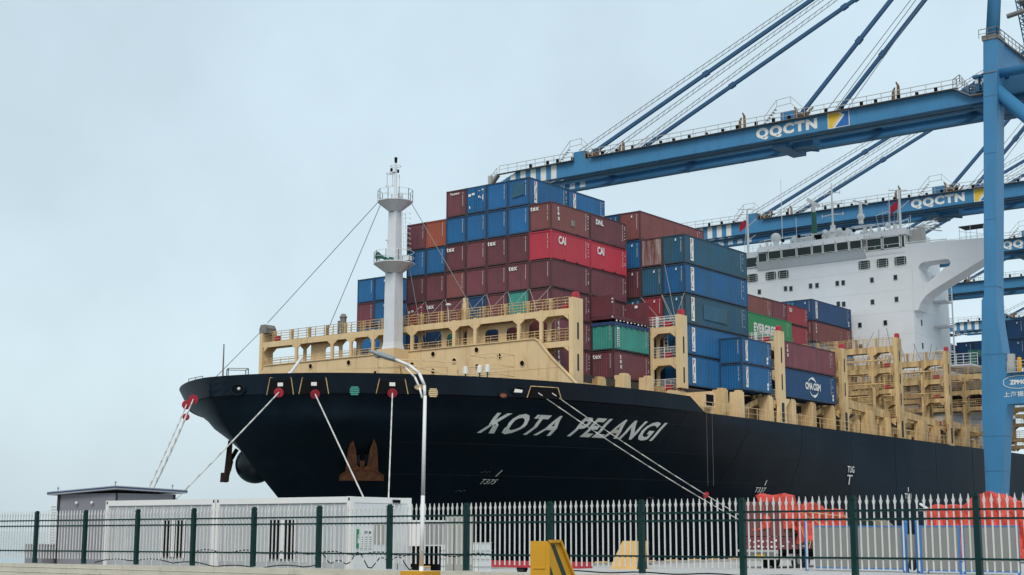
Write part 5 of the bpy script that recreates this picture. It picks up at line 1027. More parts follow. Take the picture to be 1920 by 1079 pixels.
    p = MB(); p.box(X - 6, X + 15, -16.6, -15.1, 56.6 + dz + 1.5, 60.5 + dz + 1.5); p.beam((X - 5, -16, 61), (ax - 3.6, ay, az), 1.2, 1.2); p.beam((X + 14, -16, 61), (ax + 3.6, ay, az), 1.2, 1.2); part('top_frame', p, 'crane', t)
    return t
t1, xn0, xf1, zb, zt = crane(70.0, 'nearest blue gantry crane, its leg standing at the right of the view', legs=True)
def slab(mb, X0, X1, prof):    # prof: list of (y,z)
    mb.prism(prof, lambda y, z: (X0, y, z), lambda y, z: (X1, y, z))
# waterside leg: tapered foot, knee with portal beam, straight shaft leaning slightly
p = MB()
yl = lambda z: -15.04 - (z - 21) * .053
slab(p, 65.0, 67.5, [(-14.5, 5.0), (-16.15, 5.0), (-17.35, 16.4), (-17.55, 17.15), (-47, 17.15), (-47, 20.7), (-17.65, 20.75), (-17.45, 22.3), (-16.95, 27.3), (yl(30) - 1.45, 30), (yl(61) - 1.6, 61), (yl(61) + .1, 61), (yl(30), 30), (-15.2, 29.5), (-14.75, 21), (-14.55, 16.5)])
part('portal_leg', p, 'crane', t1)
p = MB(); slab(p, 64.3, 68.6, [(-14.3, 0.9), (-16.4, 0.9), (-16.4, 5.0), (-14.3, 5.0)]); part('leg_foot', p, 'crane', t1)
p = MB(); slab(p, 82, 84.5, [(-14.5, .9), (-16.4, .9), (-17.5, 17.15), (-47, 17.15), (-47, 20.7), (-17.65, 20.75), (yl(30) - 1.45, 30), (yl(61) - 1.6, 61), (yl(61) + .1, 61), (-15.2, 29.5), (-14.75, 21)]); part('portal_leg', p, 'crane', t1)
p = MB()
for x in (65, 82): slab(p, x, x + 2.5, [(-45.5, .9), (-47.5, .9), (-47.5, 61), (-45.5, 61)])
loose('land_leg', p, 'crane', t1)
p = MB()
for z in (9.5, 13.5, 23.0, 31, 39, 47, 54):
    y1_ = {9.5: -14.5, 13.5: -14.5, 23.0: -14.85}.get(z, yl(z)); y0_ = {9.5: -16.62, 13.5: -17.05, 23.0: -17.4}.get(z, yl(z) - 1.47); p.box(64.985, 67.0, y0_ - .02, y1_ + .02, z, z + .07)
loose('weld_band', p, 'cranedark', t1)
p = MB(); p.tube((66.6, -16.4, 26), (66.6, -18.3, 60), .06, 6); p.tube((67.0, -16.4, 26), (67.0, -18.3, 60), .04, 6); part('cable_conduit', p, 'railgrey', t1)
# head beam, braces and upper mast
p = MB(); p.box(67.5, 82, -18.6, -16.6, 57.6, 61.2); part('head_beam', p, 'crane', t1)
p = MB(); p.tube((66.2, -17.9, 56.9), (66.2, -46, 57.3), .55, 14); p.tube((66.2, -17.6, 55.2), (66.2, -46, 24), .85, 16); loose('brace_tube', p, 'crane', t1, smooth=True)
p = MB(); p.tube((66.2, -17.75, 61), (69.2, -18.9, 84), .82, 18, .7); p.tube((83, -17.75, 61), (80, -18.9, 84), .82, 18, .7); loose('upper_mast', p, 'crane', t1, smooth=True)
p = MB(); rail(p, [(64.6, -16.7, 61.2), (64.6, -18.9, 61.2), (82, -18.9, 61.2)], 1.1, 1.3, .045, 1); part('head_railing', p, 'walk', t1)
p = MB(); p.box(64.9, 67.6, yl(60) - 1.7, yl(60) + .2, 61.0, 61.6); p.box(64.85, 82, -18.9, -18.62, 61.0, 61.2); p.box(64.9, 67.6, yl(55) - 1.6, yl(55) + .12, 56.9, 57.0); part('head_walkway', p, 'walk', t1)
# lattice stair tower beside the upper mast
p = MB()
for (xa, ya, za, xb_, yb, zb_) in ((72, -19.9, 60.5, 72, -18.6, 70.5), (73, -20.6, 60.5, 73, -20.2, 66.5)):
    A = [Vector((xa + dx, ya + dy, za)) for dx, dy in ((0, 0), (1.8, 0), (1.8, -.75), (0, -.75))]; Bv = [Vector((xb_ + dx, yb + dy, zb_)) for dx, dy in ((0, 0), (1.8, 0), (1.8, -.75), (0, -.75))]
    for k in range(4): p.tube(A[k], Bv[k], .08, 5)
    for k in range(14):
        u, v = k / 14, (k + 1) / 14
        for a_, b_ in ((0, 1), (2, 3), (1, 2), (3, 0)): p.tube(A[a_].lerp(Bv[a_], u), A[b_].lerp(Bv[b_], v), .045, 4); p.tube(A[a_].lerp(Bv[a_], v), A[b_].lerp(Bv[b_], v), .045, 4)
part('lattice_tower', p, 'cranedark', t1)
p = MB()
for z, ya_, yb_ in ((69.9, -18.2, -20.2), (66.8, -19.8, -22.6)):
    p.box(70, 73, yb_, ya_, z, z + .12); rail(p, [(70, ya_, z), (70, yb_, z)], 1.3, .8, .045, 3); rail(p, [(70, yb_, z), (73, yb_, z)], 1.3, .8, .045, 3)
p.tube((70.5, -18.3, 65.4), (70.5, -20.6, 65.7), .3, 8); p.tube((70.5, -20.6, 63.9), (70.5, -23.2, 64.3), .3, 8)
part('stair_landing', p, 'walk', t1)
p = MB(); p.box(69.5, 74, -23, -17.6, 54.2, 57.6); p.box(68.5, 69.5, -21, -17.8, 54.9, 56.8); part('machinery_frame', p, 'cranedark', t1)
p = MB(); p.box(69.6, 70.2, -15.6, -15.0, 56.2, 58.3); p.box(69.6, 70.2, -14.7, -14.2, 56.3, 58.2); p.box(69.5, 70.3, -15.7, -13.9, 58.1, 58.4); part('control_cabinet', p, 'cranedark', t1)
p = MB()
for y in (-14.4, -15.3): p.box(69.5, 69.59, y - .2, y + .2, 57.3, 57.8)
loose('work_lamp', p, 'lettering', t1)
# portal beam walkway and maker's mark
p = MB(); rail(p, [(64.7, -17.9, 20.85), (64.7, -47, 20.85)], 1.2, 1.1, .05, 2); p.box(64.5, 65, -47, -17.8, 20.72, 20.8); part('portal_walkway', p, 'railgrey', t1)
p = MB(); p.box(65.5, 66.1, -18.4, -17.7, 20.9, 23.0); part('junction_cabinet', p, 'railgrey', t1)
p = MB(); p.tube((65.9, -18.9, 20.9), (65.9, -18.9, 22.3), .28, 10); p.ball((65.9, -18.9, 22.4), .28, 8, 5, .7); part('hydraulic_drum', p, 'yellow', t1)
p = MB(); w, h = TXT['ZPMC'][2:]; p.text('ZPMC', lambda a, b_: (64.97, -17.95 - a, 19.35 + b_), .55 / h, 1.95 / w)
lg = [(-17.25, 19.62), (-17.3, 19.95), (-17.9, 20.25), (-19.0, 20.38), (-20.1, 20.25), (-20.7, 19.95), (-20.75, 19.62), (-20.7, 19.3), (-20.1, 19.0), (-19.0, 18.87), (-17.9, 19.0), (-17.3, 19.3)]
for a_, b_ in zip(lg, lg[1:] + lg[:1]): p.beam((64.965, a_[0], a_[1]), (64.965, b_[0], b_[1]), .06, .06)
part('maker_mark', p, 'lettering', t1)
p = MB(); w, h = TXT['CJK'][2:]; p.text('CJK', lambda a, b_: (64.97, -17.2 - a, 17.95 + b_), .62 / h, 3.1 / w); part('maker_lettering', p, 'lettering', t1)
crane(123.6, 'second blue gantry crane, its boom passing over the white deckhouse')
crane(167.4, 'third blue gantry crane, lettering showing just right of the blue leg')
crane(209.5, 'fourth blue gantry crane, boom seen right behind the bridge wing')
crane(264.0, 'farthest blue gantry crane with the striped boom tip in full view', yoff=4.0, dz=-.8)

# ------------------------------------------------------------------ mooring lines
def mooring(a, b_, sag, label, r=.055, guard=None, gr_=.38):
    t = thing('mooring_line', b_, label, 'mooring line', 'mooring lines of the ship')
    a, b2 = Vector(a), Vector(b_); pts = [a.lerp(b2, k / 16) - Vector((0, 0, sag * 4 * (k / 16) * (1 - k / 16))) for k in range(17)]
    p = MB(); p.path(pts, r, 6); part('rope', p, 'rope', t, smooth=True)
    if guard is not None:
        c = a.lerp(b2, guard) - Vector((0, 0, sag * 4 * guard * (1 - guard))); d = (b2 - a).normalized(); p = MB(); p.tube(c - d * .03, c + d * .03, gr_, 16); part('rat_guard', p, 'ropered', t)
    return t
def oh(X, z): v = on_hull(X, z, .15); return (v.x, v.y, v.z)
mooring((-24.2, 19.2, 13.0), (-54.5, -11.6, .5), .3, 'leftmost mooring line running down from the very tip of the bow', guard=.03)
mooring((-24.9, 17.6, 13.2), (-54.0, -11.4, .5), .2, 'second mooring line from the bow tip, just right of the leftmost', guard=.02)
mooring((-24.3, 18.6, 12.9), (-54.9, -11.8, .5), .9, 'slack mooring line hanging lowest at the bow tip', guard=.1, gr_=.28)
mooring(oh(-23.75, 13.3), (-54.5, -11.4, .5), .1, 'mooring line slanting left from the first framed opening', guard=.015)
mooring(oh(-22.5, 13.2), (-32.5, -11.4, .5), .0, 'mooring line slanting right from the second framed opening', guard=.02)
mooring(oh(-18.7, 13.3), (-33.5, -11.6, .5), .0, 'nearly vertical mooring line left of the lamp post', guard=.02)
mooring(oh(-8.6, 13.5), (24.4, -11.5, .5), .6, 'lower of the two lines crossing the ship name', r=.045)
mooring(oh(-7.4, 13.55), (25.4, -11.5, .5), .5, 'upper of the two lines crossing the ship name', r=.045, guard=.56, gr_=.3)
def bollard(x, y, label):
    t = thing('bollard', (x, y, 0), label, 'bollard', 'bollards on the quay edge'); p = MB(); p.tube((x, y, .01), (x, y, .55), .28, 12, .24); p.ball((x, y, .6), .42, 12, 6, .5); part('post', p, 'truckred', t, smooth=True); p = MB(); p.tube((x, y, .004), (x, y, .06), .5, 12); part('base_plate', p, 'blackpart', t)
bollard(-54.3, -11.9, 'bollard taking the bow lines behind the grey hut'); bollard(-33, -11.9, 'bollard behind the white site offices'); bollard(24.8, -11.9, 'brown bollard at the foot of the two long lines'); bollard(-4.0, -12.0, 'brown bollard beyond the yellow barrier')

# ------------------------------------------------------------------ fence
t = thing('fence', (-67.7, -45, 1.3), 'long spiked fence with white pickets and dark green posts and rails', 'fence')
Ys = [-24.65 - 3.087 * k for k in range(-3, 16)]
for k, y in enumerate(Ys):
    z0 = wz(y); p = MB(); p.box(-67.77, -67.63, y - .07, y + .07, z0, z0 + 1.86); o = part('fence_post', p, 'fencegreen', t)
    p = MB(); p.box(-67.78, -67.62, y - .08, y + .08, z0 + 1.88, z0 + 1.93); p.box(-67.76, -67.64, y - .06, y + .06, z0 + 1.86, z0 + 1.88); p.box(-67.75, -67.65, y - .05, y + .05, z0 + 1.93, z0 + 1.98); part('post_cap', p, 'fencegreen', o)
for ya, yb in zip(Ys, Ys[1:]):
    za, zb2 = wz(ya), wz(yb); r_ = MB()
    for dz_ in (.46, 1.40, 1.61): e_ = .024; r_.hexa([(-67.73, ya - .07, za + dz_ - e_), (-67.67, ya - .07, za + dz_ - e_), (-67.67, yb + .07, zb2 + dz_ - e_), (-67.73, yb + .07, zb2 + dz_ - e_), (-67.73, ya - .07, za + dz_ + e_), (-67.67, ya - .07, za + dz_ + e_), (-67.67, yb + .07, zb2 + dz_ + e_), (-67.73, yb + .07, zb2 + dz_ + e_)])
    loose('fence_rail', r_, 'fencegreen', t)
    q = MB(); n = 16
    for i in range(1, n + 1):
        y = ya + (yb - ya) * i / (n + 1) + rnd.uniform(-.006, .006); z = za + (zb2 - za) * i / (n + 1); zt_ = z + 1.80; a = .0155
        x = -67.70; q.box(x - a, x + a, y - a, y + a, z + .17, zt_)
        q.prism([(y - .017, zt_), (y + .017, zt_), (y + .024, zt_ + .05), (y, zt_ + .18), (y - .024, zt_ + .05)], lambda yy, zz: (x - .015, yy, zz), lambda yy, zz: (x + .015, yy, zz))
        q.prism([(y - .046, zt_ + .05), (y - .017, zt_ - .06), (y + .017, zt_ - .06), (y + .046, zt_ + .05), (y + .017, zt_ - .005), (y - .017, zt_ - .005)], lambda yy, zz: (x - .012, yy, zz), lambda yy, zz: (x + .012, yy, zz))
    part('picket_panel', q, 'picket', t)
# black cable strung along the lower rail and the loops by the offices
for nm, pts, lab in (('cable', [(-67.6, -34 - k * .42, wz(-34) + .50 + .06 * math.sin(k * 1.3)) for k in range(38)], 'black cable draped along the lower rail of the fence'),
                     ('hose', [(-67.4, -28 - k * .3, wz(-30) + .03 + .10 * abs(math.sin(k * .42)) + .08 * math.sin(k * .17)) for k in range(40)], 'thin black hose looping behind the fence in front of the offices'),
                     ('cable', [(-67.3, -39.5 - k * .16, wz(-40) + .25 + .28 * math.sin(k * .9) * math.cos(k * .23)) for k in range(30)], 'tangled black cable at the right end of the offices'),
                     ('cable', [(-67.5, -49.5 - k * .35, wz(-50) + .02 + .02 * math.sin(k)) for k in range(45)], 'black cable lying on top of the wall at the right')):
    p = MB(); p.path(pts, .018, 5); tag(part(nm, p, 'blackpart'), lab, nm)

# ------------------------------------------------------------------ lamp post, barriers
t = thing('street_lamp', (-70.5, -46.95, .7), 'white lamp post with two curved arms in front of the black hull', 'street lamp')
p = MB(); zs = [.7, 1.55, 3.5, 6.3]; rs = [.068, .064, .056, .048]
for a_, b_, r0, r1 in zip(zs, zs[1:], rs, rs[1:]): p.tube((-70.5, -46.95 - (a_ - 1.4) * .012, a_), (-70.5, -46.95 - (b_ - 1.4) * .012, b_), r0, 12, r1)
part('pole', p, 'polewhite', t, smooth=True)
p = MB(); p.tube((-70.5, -46.96, 1.95), (-70.5, -46.96, 2.0), .075, 12); part('pole_band', p, 'concrete', t)
p = MB(); c = [(-70.5, -47.0, 6.25), (-70.5, -46.98, 6.6), (-70.52, -46.8, 6.95), (-70.55, -46.45, 7.2), (-70.6, -45.9, 7.42)]; p.path(c, .045, 8); c = [(-70.5, -46.9, 6.25), (-70.48, -46.78, 6.55), (-70.5, -46.62, 6.85), (-70.55, -46.3, 7.15)]; p.path(c, .03, 8); part('arm', p, 'polewhite', t, smooth=True)
p = MB(); a_ = Vector((-70.6, -45.95, 7.40)); b_ = Vector((-70.7, -45.0, 7.72)); d = (b_ - a_); n = 8
q = d.to_track_quat('Z', 'Y'); i = 0
for k in range(n + 1):
    u = k / n; rr = .19 * math.sin(math.pi * min(1, .18 + u * .78)) ** .6; c = a_ + d * u
    for j in range(10): an = 2 * math.pi * j / 10; p.v.append(tuple(c + q @ Vector((math.cos(an) * rr, math.sin(an) * rr * .45, 0))))
for k in range(n):
    for j in range(10): p.f.append((k * 10 + j, k * 10 + (j + 1) % 10, (k + 1) * 10 + (j + 1) % 10, (k + 1) * 10 + j))
p.f.append(tuple(range(10))); p.f.append(tuple(n * 10 + j for j in range(10))[::-1]); part('lamp_head', p, 'lampgrey', t, smooth=True)
p = MB(); c0 = a_.lerp(b_, .62) + Vector((0, 0, -.075)); p.ball(c0, .14, 10, 6, .35); part('lens', p, 'blindgrey', t, smooth=True)
p = MB(); p.box(-70.9, -70.15, -47.35, -46.52, .7, 1.42); part('concrete_base', p, 'yellow', t)
def barrier(x, y, z, mirror, label, mat):
    t = thing('traffic_barrier', (x, y, z), label, 'barrier', 'yellow and black steel barriers'); s = mirror
    # x front, y across: a wedge whose back slopes outwards
    h, w = 1.56, .62
    p = MB(); P = lambda a, b_, c: (x + a, y + b_, z + c)
    p.hexa([P(0, 0, 0), P(1.45, 0, 0), P(1.45, -w, 0), P(0, -w, 0), P(0, 0, h), P(.42, 0, h), P(.42, -w, h), P(0, -w, h)]); part('body', p, mat, t)
    p = MB(); p.box(x - .012, x - .002, y - w + .12, y - .1, z + .85, z + h - .12); p.box(x - .02, x - .012, y - w + .12, y - .1, z + .85, z + .88); part('front_plate', p, mat, t)
    p = MB(); p.beam((x + .21, y - w - .03, z + h + .01), (x + .02, y - w - .03, z + h + .01), .08, .05); p.beam(P(.45, -w - .02, h), P(1.48, -w - .02, 0), .1, .07); p.beam(P(.0, -w - .02, h), P(.45, -w - .02, h), .1, .07); part('edge_bar', p, mat, t)
    p = MB(); Q = lambda a, c: P(a, -w - .012, c)
    p.quad(Q(.06, h - .08), Q(.22, h - .08), Q(1.18, .02), Q(.96, .02)); p.quad(Q(.02, h - .62), Q(.02, h - .95), Q(.30, .02), Q(.52, .02))
    part('black_stripe', p, 'stripedark', t)
barrier(-70.5, -50.75, .7, 1, 'yellow steel barrier with black slanted stripes in front of the fence', 'yellow')
t = thing('traffic_barrier', (-17, -18.6, 0), 'pale orange barrier with slanted side seen through the fence', 'barrier', 'yellow and black steel barriers')
p = MB(); p.prism([(-17.4, 0), (-19.5, 0), (-19.5, 1.9), (-18.4, 1.9), (-17.5, .35)], lambda y, z: (-17, y, z), lambda y, z: (-15.4, y, z)); part('body', p, 'yellowpale', t)
p = MB()
for k in range(3): p.quad((-16.9 + k * .5, -19.52, 0.02), (-16.65 + k * .5, -19.52, 0.02), (-16.3 + k * .5, -19.52, 1.85), (-16.55 + k * .5, -19.52, 1.85))
part('black_stripe', p, 'stripedark', t)

# ------------------------------------------------------------------ grey hut and white site offices
t = thing('hut', (-62, -21.94, 0), 'grey flat sided hut with a shallow roof left of the offices', 'hut')
p = MB(); p.box(-62, -58.8, -21.94, -17.75, .85, 4.12); part('walls', p, 'hutgrey', t)
p = MB(); zr = {(-62.25, -22.2): 4.30, (-62.25, -17.3): 4.10, (-58.3, -22.2): 4.20, (-58.3, -17.3): 4.05}
cs = [(-62.25, -22.2), (-58.3, -22.2), (-58.3, -17.3), (-62.25, -17.3)]
p.hexa([(x, y, zr[(x, y)] - .02) for x, y in cs] + [(x, y, zr[(x, y)] + .13) for x, y in cs]); part('roof', p, 'hutroof', t)
p = MB(); e2 = [(-62.262, -22.212), (-62.262, -17.3)]; p.hexa([(-62.262, -17.3, 4.14), (-62.252, -17.3, 4.14), (-62.252, -22.2, 4.34), (-62.262, -22.2, 4.34), (-62.262, -17.3, 4.19), (-62.252, -17.3, 4.19), (-62.252, -22.2, 4.39), (-62.262, -22.2, 4.39)])
p.hexa([(-62.25, -22.212, 4.34), (-62.25, -22.202, 4.34), (-58.3, -22.202, 4.24), (-58.3, -22.212, 4.24), (-62.25, -22.212, 4.39), (-62.25, -22.202, 4.39), (-58.3, -22.202, 4.29), (-58.3, -22.212, 4.29)]); part('roof_stripe', p, 'navytrim', t)
p = MB(); p.box(-62.05, -62.003, -17.95, -17.8, .9, 4.1); p.box(-62.02, -61.95, -22.0, -21.945, .9, 4.12); p.box(-58.87, -58.8, -22.0, -21.945, .9, 4.12); loose('corner_trim', p, 'gap', t)
p = MB()
for y in (-19.3, -20.4): p.ball((-62.1, y, 3.72), .07, 8, 6)
loose('wall_lamp', p, 'lettering', t)
p = MB()
for x, y, z in ((-62.1, -17.9, 4.24), (-62.1, -22.0, 4.42), (-59.0, -22.0, 4.36)): p.tube((x, y, z), (x, y, z + .14), .025, 6); p.ball((x, y, z + .16), .05, 8, 5)
part('roof_eye', p, 'hutroof', t)
p = MB()
for k in range(14): z = 1.9 + k * .125; p.box(-62.3, -62.05, -17.75, -17.45, z, z + .06)
tag(part('cable_ladder', p, 'officetrim'), 'stack of short white brackets at the left corner of the hut', 'brackets')
p = MB(); p.box(-62.6, -61.9, -17.7, -16.4, .86, 1.85); p.box(-62.62, -61.88, -17.72, -16.38, 1.85, 1.92); tag(part('storage_box', p, 'hutgrey'), 'low grey box with a flat lid left of the hut', 'box')
XO = -65.5
def office(y0, y1, label):
    t = thing('site_office', (XO, y0, .85), label, 'site office', 'white flat roofed site office containers'); zt_ = 3.68; x1 = XO + 3.1
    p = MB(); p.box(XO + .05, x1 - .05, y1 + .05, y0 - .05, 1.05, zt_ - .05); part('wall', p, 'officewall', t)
    p = MB()
    for x in (XO, x1 - .18):
        for y in (y1, y0 - .18): p.box(x, x + .18, y, y + .18, .86, zt_)
    p.box(XO, x1, y1 + .181, y0 - .181, zt_ - .21, zt_ - .004) ; p.box(XO + .181, x1 - .181, y1 + .002, y0 - .002, zt_ - .208, zt_ - .006); p.box(XO + .01, x1 - .01, y1 + .181, y0 - .181, .87, 1.02); p.box(XO + .181, x1 - .181, y1 + .01, y0 - .01, .872, 1.018); part('frame', p, 'officetrim', t)
    p = MB()
    for y in (y1 + .05, y0 - .13): p.box(XO - .006, XO - .001, y, y + .07, zt_ - .14, zt_ - .04)
    part('casting_slot', p, 'blackpart', t)
    p = MB(); yy = y1 + .25
    while yy < y0 - .2: p.box(XO + .03, XO + .048, yy, yy + .018, 1.05, zt_ - .22); yy += .55
    part('panel_rib', p, 'officetrim', t)
    return t
o1 = office(-25.95, -32.45, 'left one of the two white site offices behind the fence'); o2 = office(-32.5, -39.35, 'right one of the two white site offices, nearest the lamp post')
for o, y in ((o1, -30.15), (o2, -36.05)):
    p = MB(); p.box(XO - .02, XO + .04, y - .62, y + .62, 1.55, 2.9); w_ = part('window', p, 'blackpart', o)
    p = MB(); p.box(XO - .03, XO - .021, y - .1, y + .1, 1.55, 2.9); p.box(XO - .03, XO - .021, y - .68, y - .62, 1.5, 2.95); p.box(XO - .03, XO - .021, y + .62, y + .68, 1.5, 2.95); part('window_frame', p, 'officetrim', w_)
# the end wall facing the quay road: window with blind, notices, meter
ye = -39.35
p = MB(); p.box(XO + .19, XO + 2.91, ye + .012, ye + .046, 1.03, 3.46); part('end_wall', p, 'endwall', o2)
p = MB(); p.box(XO + 1.2, XO + 2.0, ye - .03, ye + .03, 2.1, 2.75); w_ = part('window', p, 'blindgrey', o2); p = MB()
for x in (XO + 1.45, XO + 1.72): p.box(x, x + .03, ye - .045, ye - .031, 2.1, 2.75)
part('window_frame', p, 'officetrim', w_)
p = MB(); p.box(XO + .28, XO + .44, ye - .03, ye + .02, 1.95, 2.58); part('green_notice', p, 'signgreen', o2); p = MB(); p.prism([(XO + .34, 2.1), (XO + .42, 2.12), (XO + .40, 2.2), (XO + .36, 2.3), (XO + .40, 2.42), (XO + .35, 2.36)], lambda x, z: (x, ye - .04, z), lambda x, z: (x, ye - .032, z)); part('handset_symbol', p, 'lettering', o2)
p = MB(); p.box(XO + .5, XO + 1.1, ye - .03, ye + .02, 1.95, 2.56); part('white_notice', p, 'whitetrim', o2); p = MB(); w, h = TXT['notice'][2:]; p.text('notice', lambda a, b_: (XO + .6 + a, ye - .035, 2.42 + b_), .1 / h, .4 / w)
for k in range(5):
    for j in range(3): p.quad((XO + .54 + j * .19, ye - .034, 2.32 - k * .075), (XO + .69 + j * .19, ye - .034, 2.32 - k * .075), (XO + .69 + j * .19, ye - .034, 2.30 - k * .075), (XO + .54 + j * .19, ye - .034, 2.30 - k * .075))
part('notice_text', p, 'letterblack', o2)
p = MB(); p.box(XO + 2.1, XO + 2.45, ye - .06, ye, 3.5, 3.6); p.tube((XO + 2.35, ye - .08, 3.5), (XO + 2.3, ye - .08, 1.0), .015, 5); part('power_inlet', p, 'blackpart', o2)
t = thing('air_conditioner', (-61.8, -39.6, 1.3), 'grey slatted air conditioner unit right of the offices', 'air conditioner')
p = MB(); p.box(-62.6, -61.3, -40.0, -39.45, 2.0, 2.9); part('casing', p, 'officetrim', t); p = MB()
for k in range(14): p.box(-62.5 + k * .085, -62.46 + k * .085, -40.02, -40.0, 2.05, 2.85)
part('grille', p, 'panelgrey', t); p = MB(); p.box(-62.6, -61.3, -40.0, -39.5, .02, 2.0) if False else p.box(-62.5, -62.4, -39.9, -39.5, .004, 2.0); p.box(-61.5, -61.4, -39.9, -39.5, .004, 2.0); part('stand', p, 'blackpart', t)
# grey cabinet, tanks, red skip between lamp and first barrier
t = thing('electrical_cabinet', (-50, -31, 0), 'tall pale grey cabinet standing alone between lamp post and fence post', 'cabinet')
p = MB(); p.box(-50, -49.3, -31.5, -30.42, .004, 3.2) ; part('body', p, 'blindgrey', t); p = MB(); p.box(-50.02, -50.002, -30.97, -30.94, .3, 3.1); part('door_gap', p, 'gap', t)
for k, (x, y, lab) in enumerate(((-40.0, -21.3, 'caged white liquid tank left of the grey cabinet'), (-40.0, -23.2, 'caged white liquid tank right of the grey cabinet'))):
    t = thing('liquid_tank', (x, y, 0), lab, 'tank', 'caged liquid tanks'); p = MB(); p.box(x, x + 1.1, y - 1.1, y, .2, 1.93); part('bottle', p, 'endwall', t); p = MB()
    for z in (.25, .65, 1.05, 1.5, 1.93): p.path([(x - .03, y + .03, z), (x - .03, y - 1.13, z), (x + 1.13, y - 1.13, z)], .02, 4)
    for j in range(5): p.tube((x - .03, y - j * .275, .2), (x - .03, y - j * .275, 1.95), .02, 4)
    part('cage', p, 'railgrey', t)
t = thing('flat_trailer', (-30, -19, 0), 'long low red trailer bed behind the fence', 'trailer'); p = MB(); p.box(-30, -28.5, -23.8, -15.2, .35, .72); part('bed', p, 'redcap', t); p = MB(); [p.tube((-29.9, -16.2 - k * 3.2, .3), (-29.5, -16.2 - k * 3.2, .3), .29, 12) for k in range(3)]; loose('wheel', p, 'tyre', t)

# ------------------------------------------------------------------ truck with covered load
t = thing('truck', (-9, -24.6, 0), 'dark red tipper truck carrying an orange red tarpaulin load', 'truck')
XT = -9.0
p = MB(); p.box(XT + .1, XT + 11, -26.0, -23.4, 1.1, 1.32); p.box(XT + .3, XT + 11, -25.2, -24.2, .75, 1.1); part('chassis', p, 'blackpart', t)
p = MB(); corr(p, (XT, -23.35, 0), (0, -1, 0), 2.85, 2.25, 4.65, (-1, 0, 0), .06, .03, .42); corr(p, (XT, -26.2, 0), (1, 0, 0), 2.2, 2.25, 4.65, (0, -1, 0), .06, .03, .42); p.box(XT + .1, XT + 2.2, -26.1, -23.4, 2.3, 4.6); part('load_container', p, 'brown', t)
p = MB(); p.box(XT + .02, XT + 10.5, -26.15, -23.35, 1.33, 2.2); part('drop_side', p, 'truckred', t)
p = MB()
for k in range(16): y = -23.5 - (k % 8) * .34; z = 1.45 + (k // 8) * .38 + .08 * math.sin(k * 3.1); p.box(XT - .02, XT + .01, y - .14, y, z, z + .09 + .06 * (k % 3 == 0))
for k in range(6): p.box(XT + .4 + k * .8, XT + .75 + k * .8, -26.18, -26.155, 1.5 + .3 * (k % 2), 1.6 + .3 * (k % 2))
part('white_marks', p, 'lettering', t)
p = MB(); p.box(XT - .05, XT + .02, -26.1, -23.3, 1.02, 1.3); p.box(XT - .3, XT - .1, -25.9, -23.0, 1.15, 1.3); part('rear_bumper', p, 'railgrey', t)
p = MB(); p.box(XT - .07, XT - .052, -25.1, -24.4, .78, 1.0); part('number_plate', p, 'signyellow', t)
p = MB(); p.box(XT + .0, XT + .02, -26.1, -23.3, .62, 1.0); p.box(XT + 1.6, XT + 2.3, -26.05, -25.9, .55, 1.0); part('mud_flap', p, 'blindgrey', t)
for x in (XT + 3.0, XT + 4.3, XT + 8.4):
    for y in (-26.15, -23.75): p = MB(); p.tube((x, y, .5), (x, y + .35, .5), .5, 18); o = part('wheel', p, 'tyre', t); p = MB(); p.tube((x, y - .01, .5), (x, y + .02, .5), .24, 12); part('rim', p, 'panelgrey', o)
def drape(mb, top, x0, x1, y0, y1, zlow, seed, nx=22, ny=8):
    """crumpled tarpaulin: a creased sheet with hanging, folded skirts"""
    rr = random.Random(seed); ph = [rr.uniform(0, 6) for _ in range(8)]
    tri = lambda v: abs(((v / math.pi) % 2) - 1) * 2 - 1
    def cr_(a, b_): return .10 * tri(a * 2.1 + b_ * 1.7 + ph[0]) + .085 * tri(a * 1.3 - b_ * 3.9 + ph[1]) + .03 * tri(a * 6.7 + b_ * 5.1 + ph[2])
    def h(x, y): return top(x, y) + cr_(x, y)
    g = [[(x0 + (x1 - x0) * i / nx, y0 + (y1 - y0) * j / ny) for j in range(ny + 1)] for i in range(nx + 1)]; i0 = len(mb.v)
    for i in range(nx + 1):
        for j in range(ny + 1): x, y = g[i][j]; mb.v.append((x, y, h(x, y)))
    for i in range(nx):
        for j in range(ny):
            a = i0 + i * (ny + 1) + j
            if (i + j) % 2: mb.f += [(a, a + 1, a + ny + 2), (a, a + ny + 2, a + ny + 1)]
            else: mb.f += [(a, a + 1, a + ny + 1), (a + 1, a + ny + 2, a + ny + 1)]
    edge = [g[i][0] for i in range(nx + 1)] + [g[nx][j] for j in range(ny + 1)] + [g[i][ny] for i in range(nx, -1, -1)] + [g[0][j] for j in range(ny, -1, -1)]
    k0 = len(mb.v); lv = 14
    for k, (x, y) in enumerate(edge):
        ox, oy = (-1 if x == x0 else (1 if x == x1 else 0)), (-1 if y == y0 else (1 if y == y1 else 0)); sp_ = (x + y) * 1.0
        for l in range(lv + 1):
            u = l / lv; zt2 = h(x, y); z = zt2 + (zlow + .2 * tri(sp_ * 1.3 + ph[5]) - zt2) * u
            am = u ** .5 * (.30 * tri(sp_ * 2.2 + ph[3] + z * .5) + .17 * tri(sp_ * 5.1 - z * 1.9 + ph[4])) + .13 * tri(z * 3.3 + sp_ * 2.7 + ph[6]) * min(1, u * 3)
            mb.v.append((x + ox * am, y + oy * am, z))
    for k in range(len(edge) - 1):
        for l in range(lv):
            a = k0 + k * (lv + 1) + l
            if (k + l) % 2: mb.f += [(a, a + lv + 1, a + lv + 2), (a, a + lv + 2, a + 1)]
            else: mb.f += [(a, a + lv + 1, a + 1), (a + lv + 1, a + lv + 2, a + 1)]
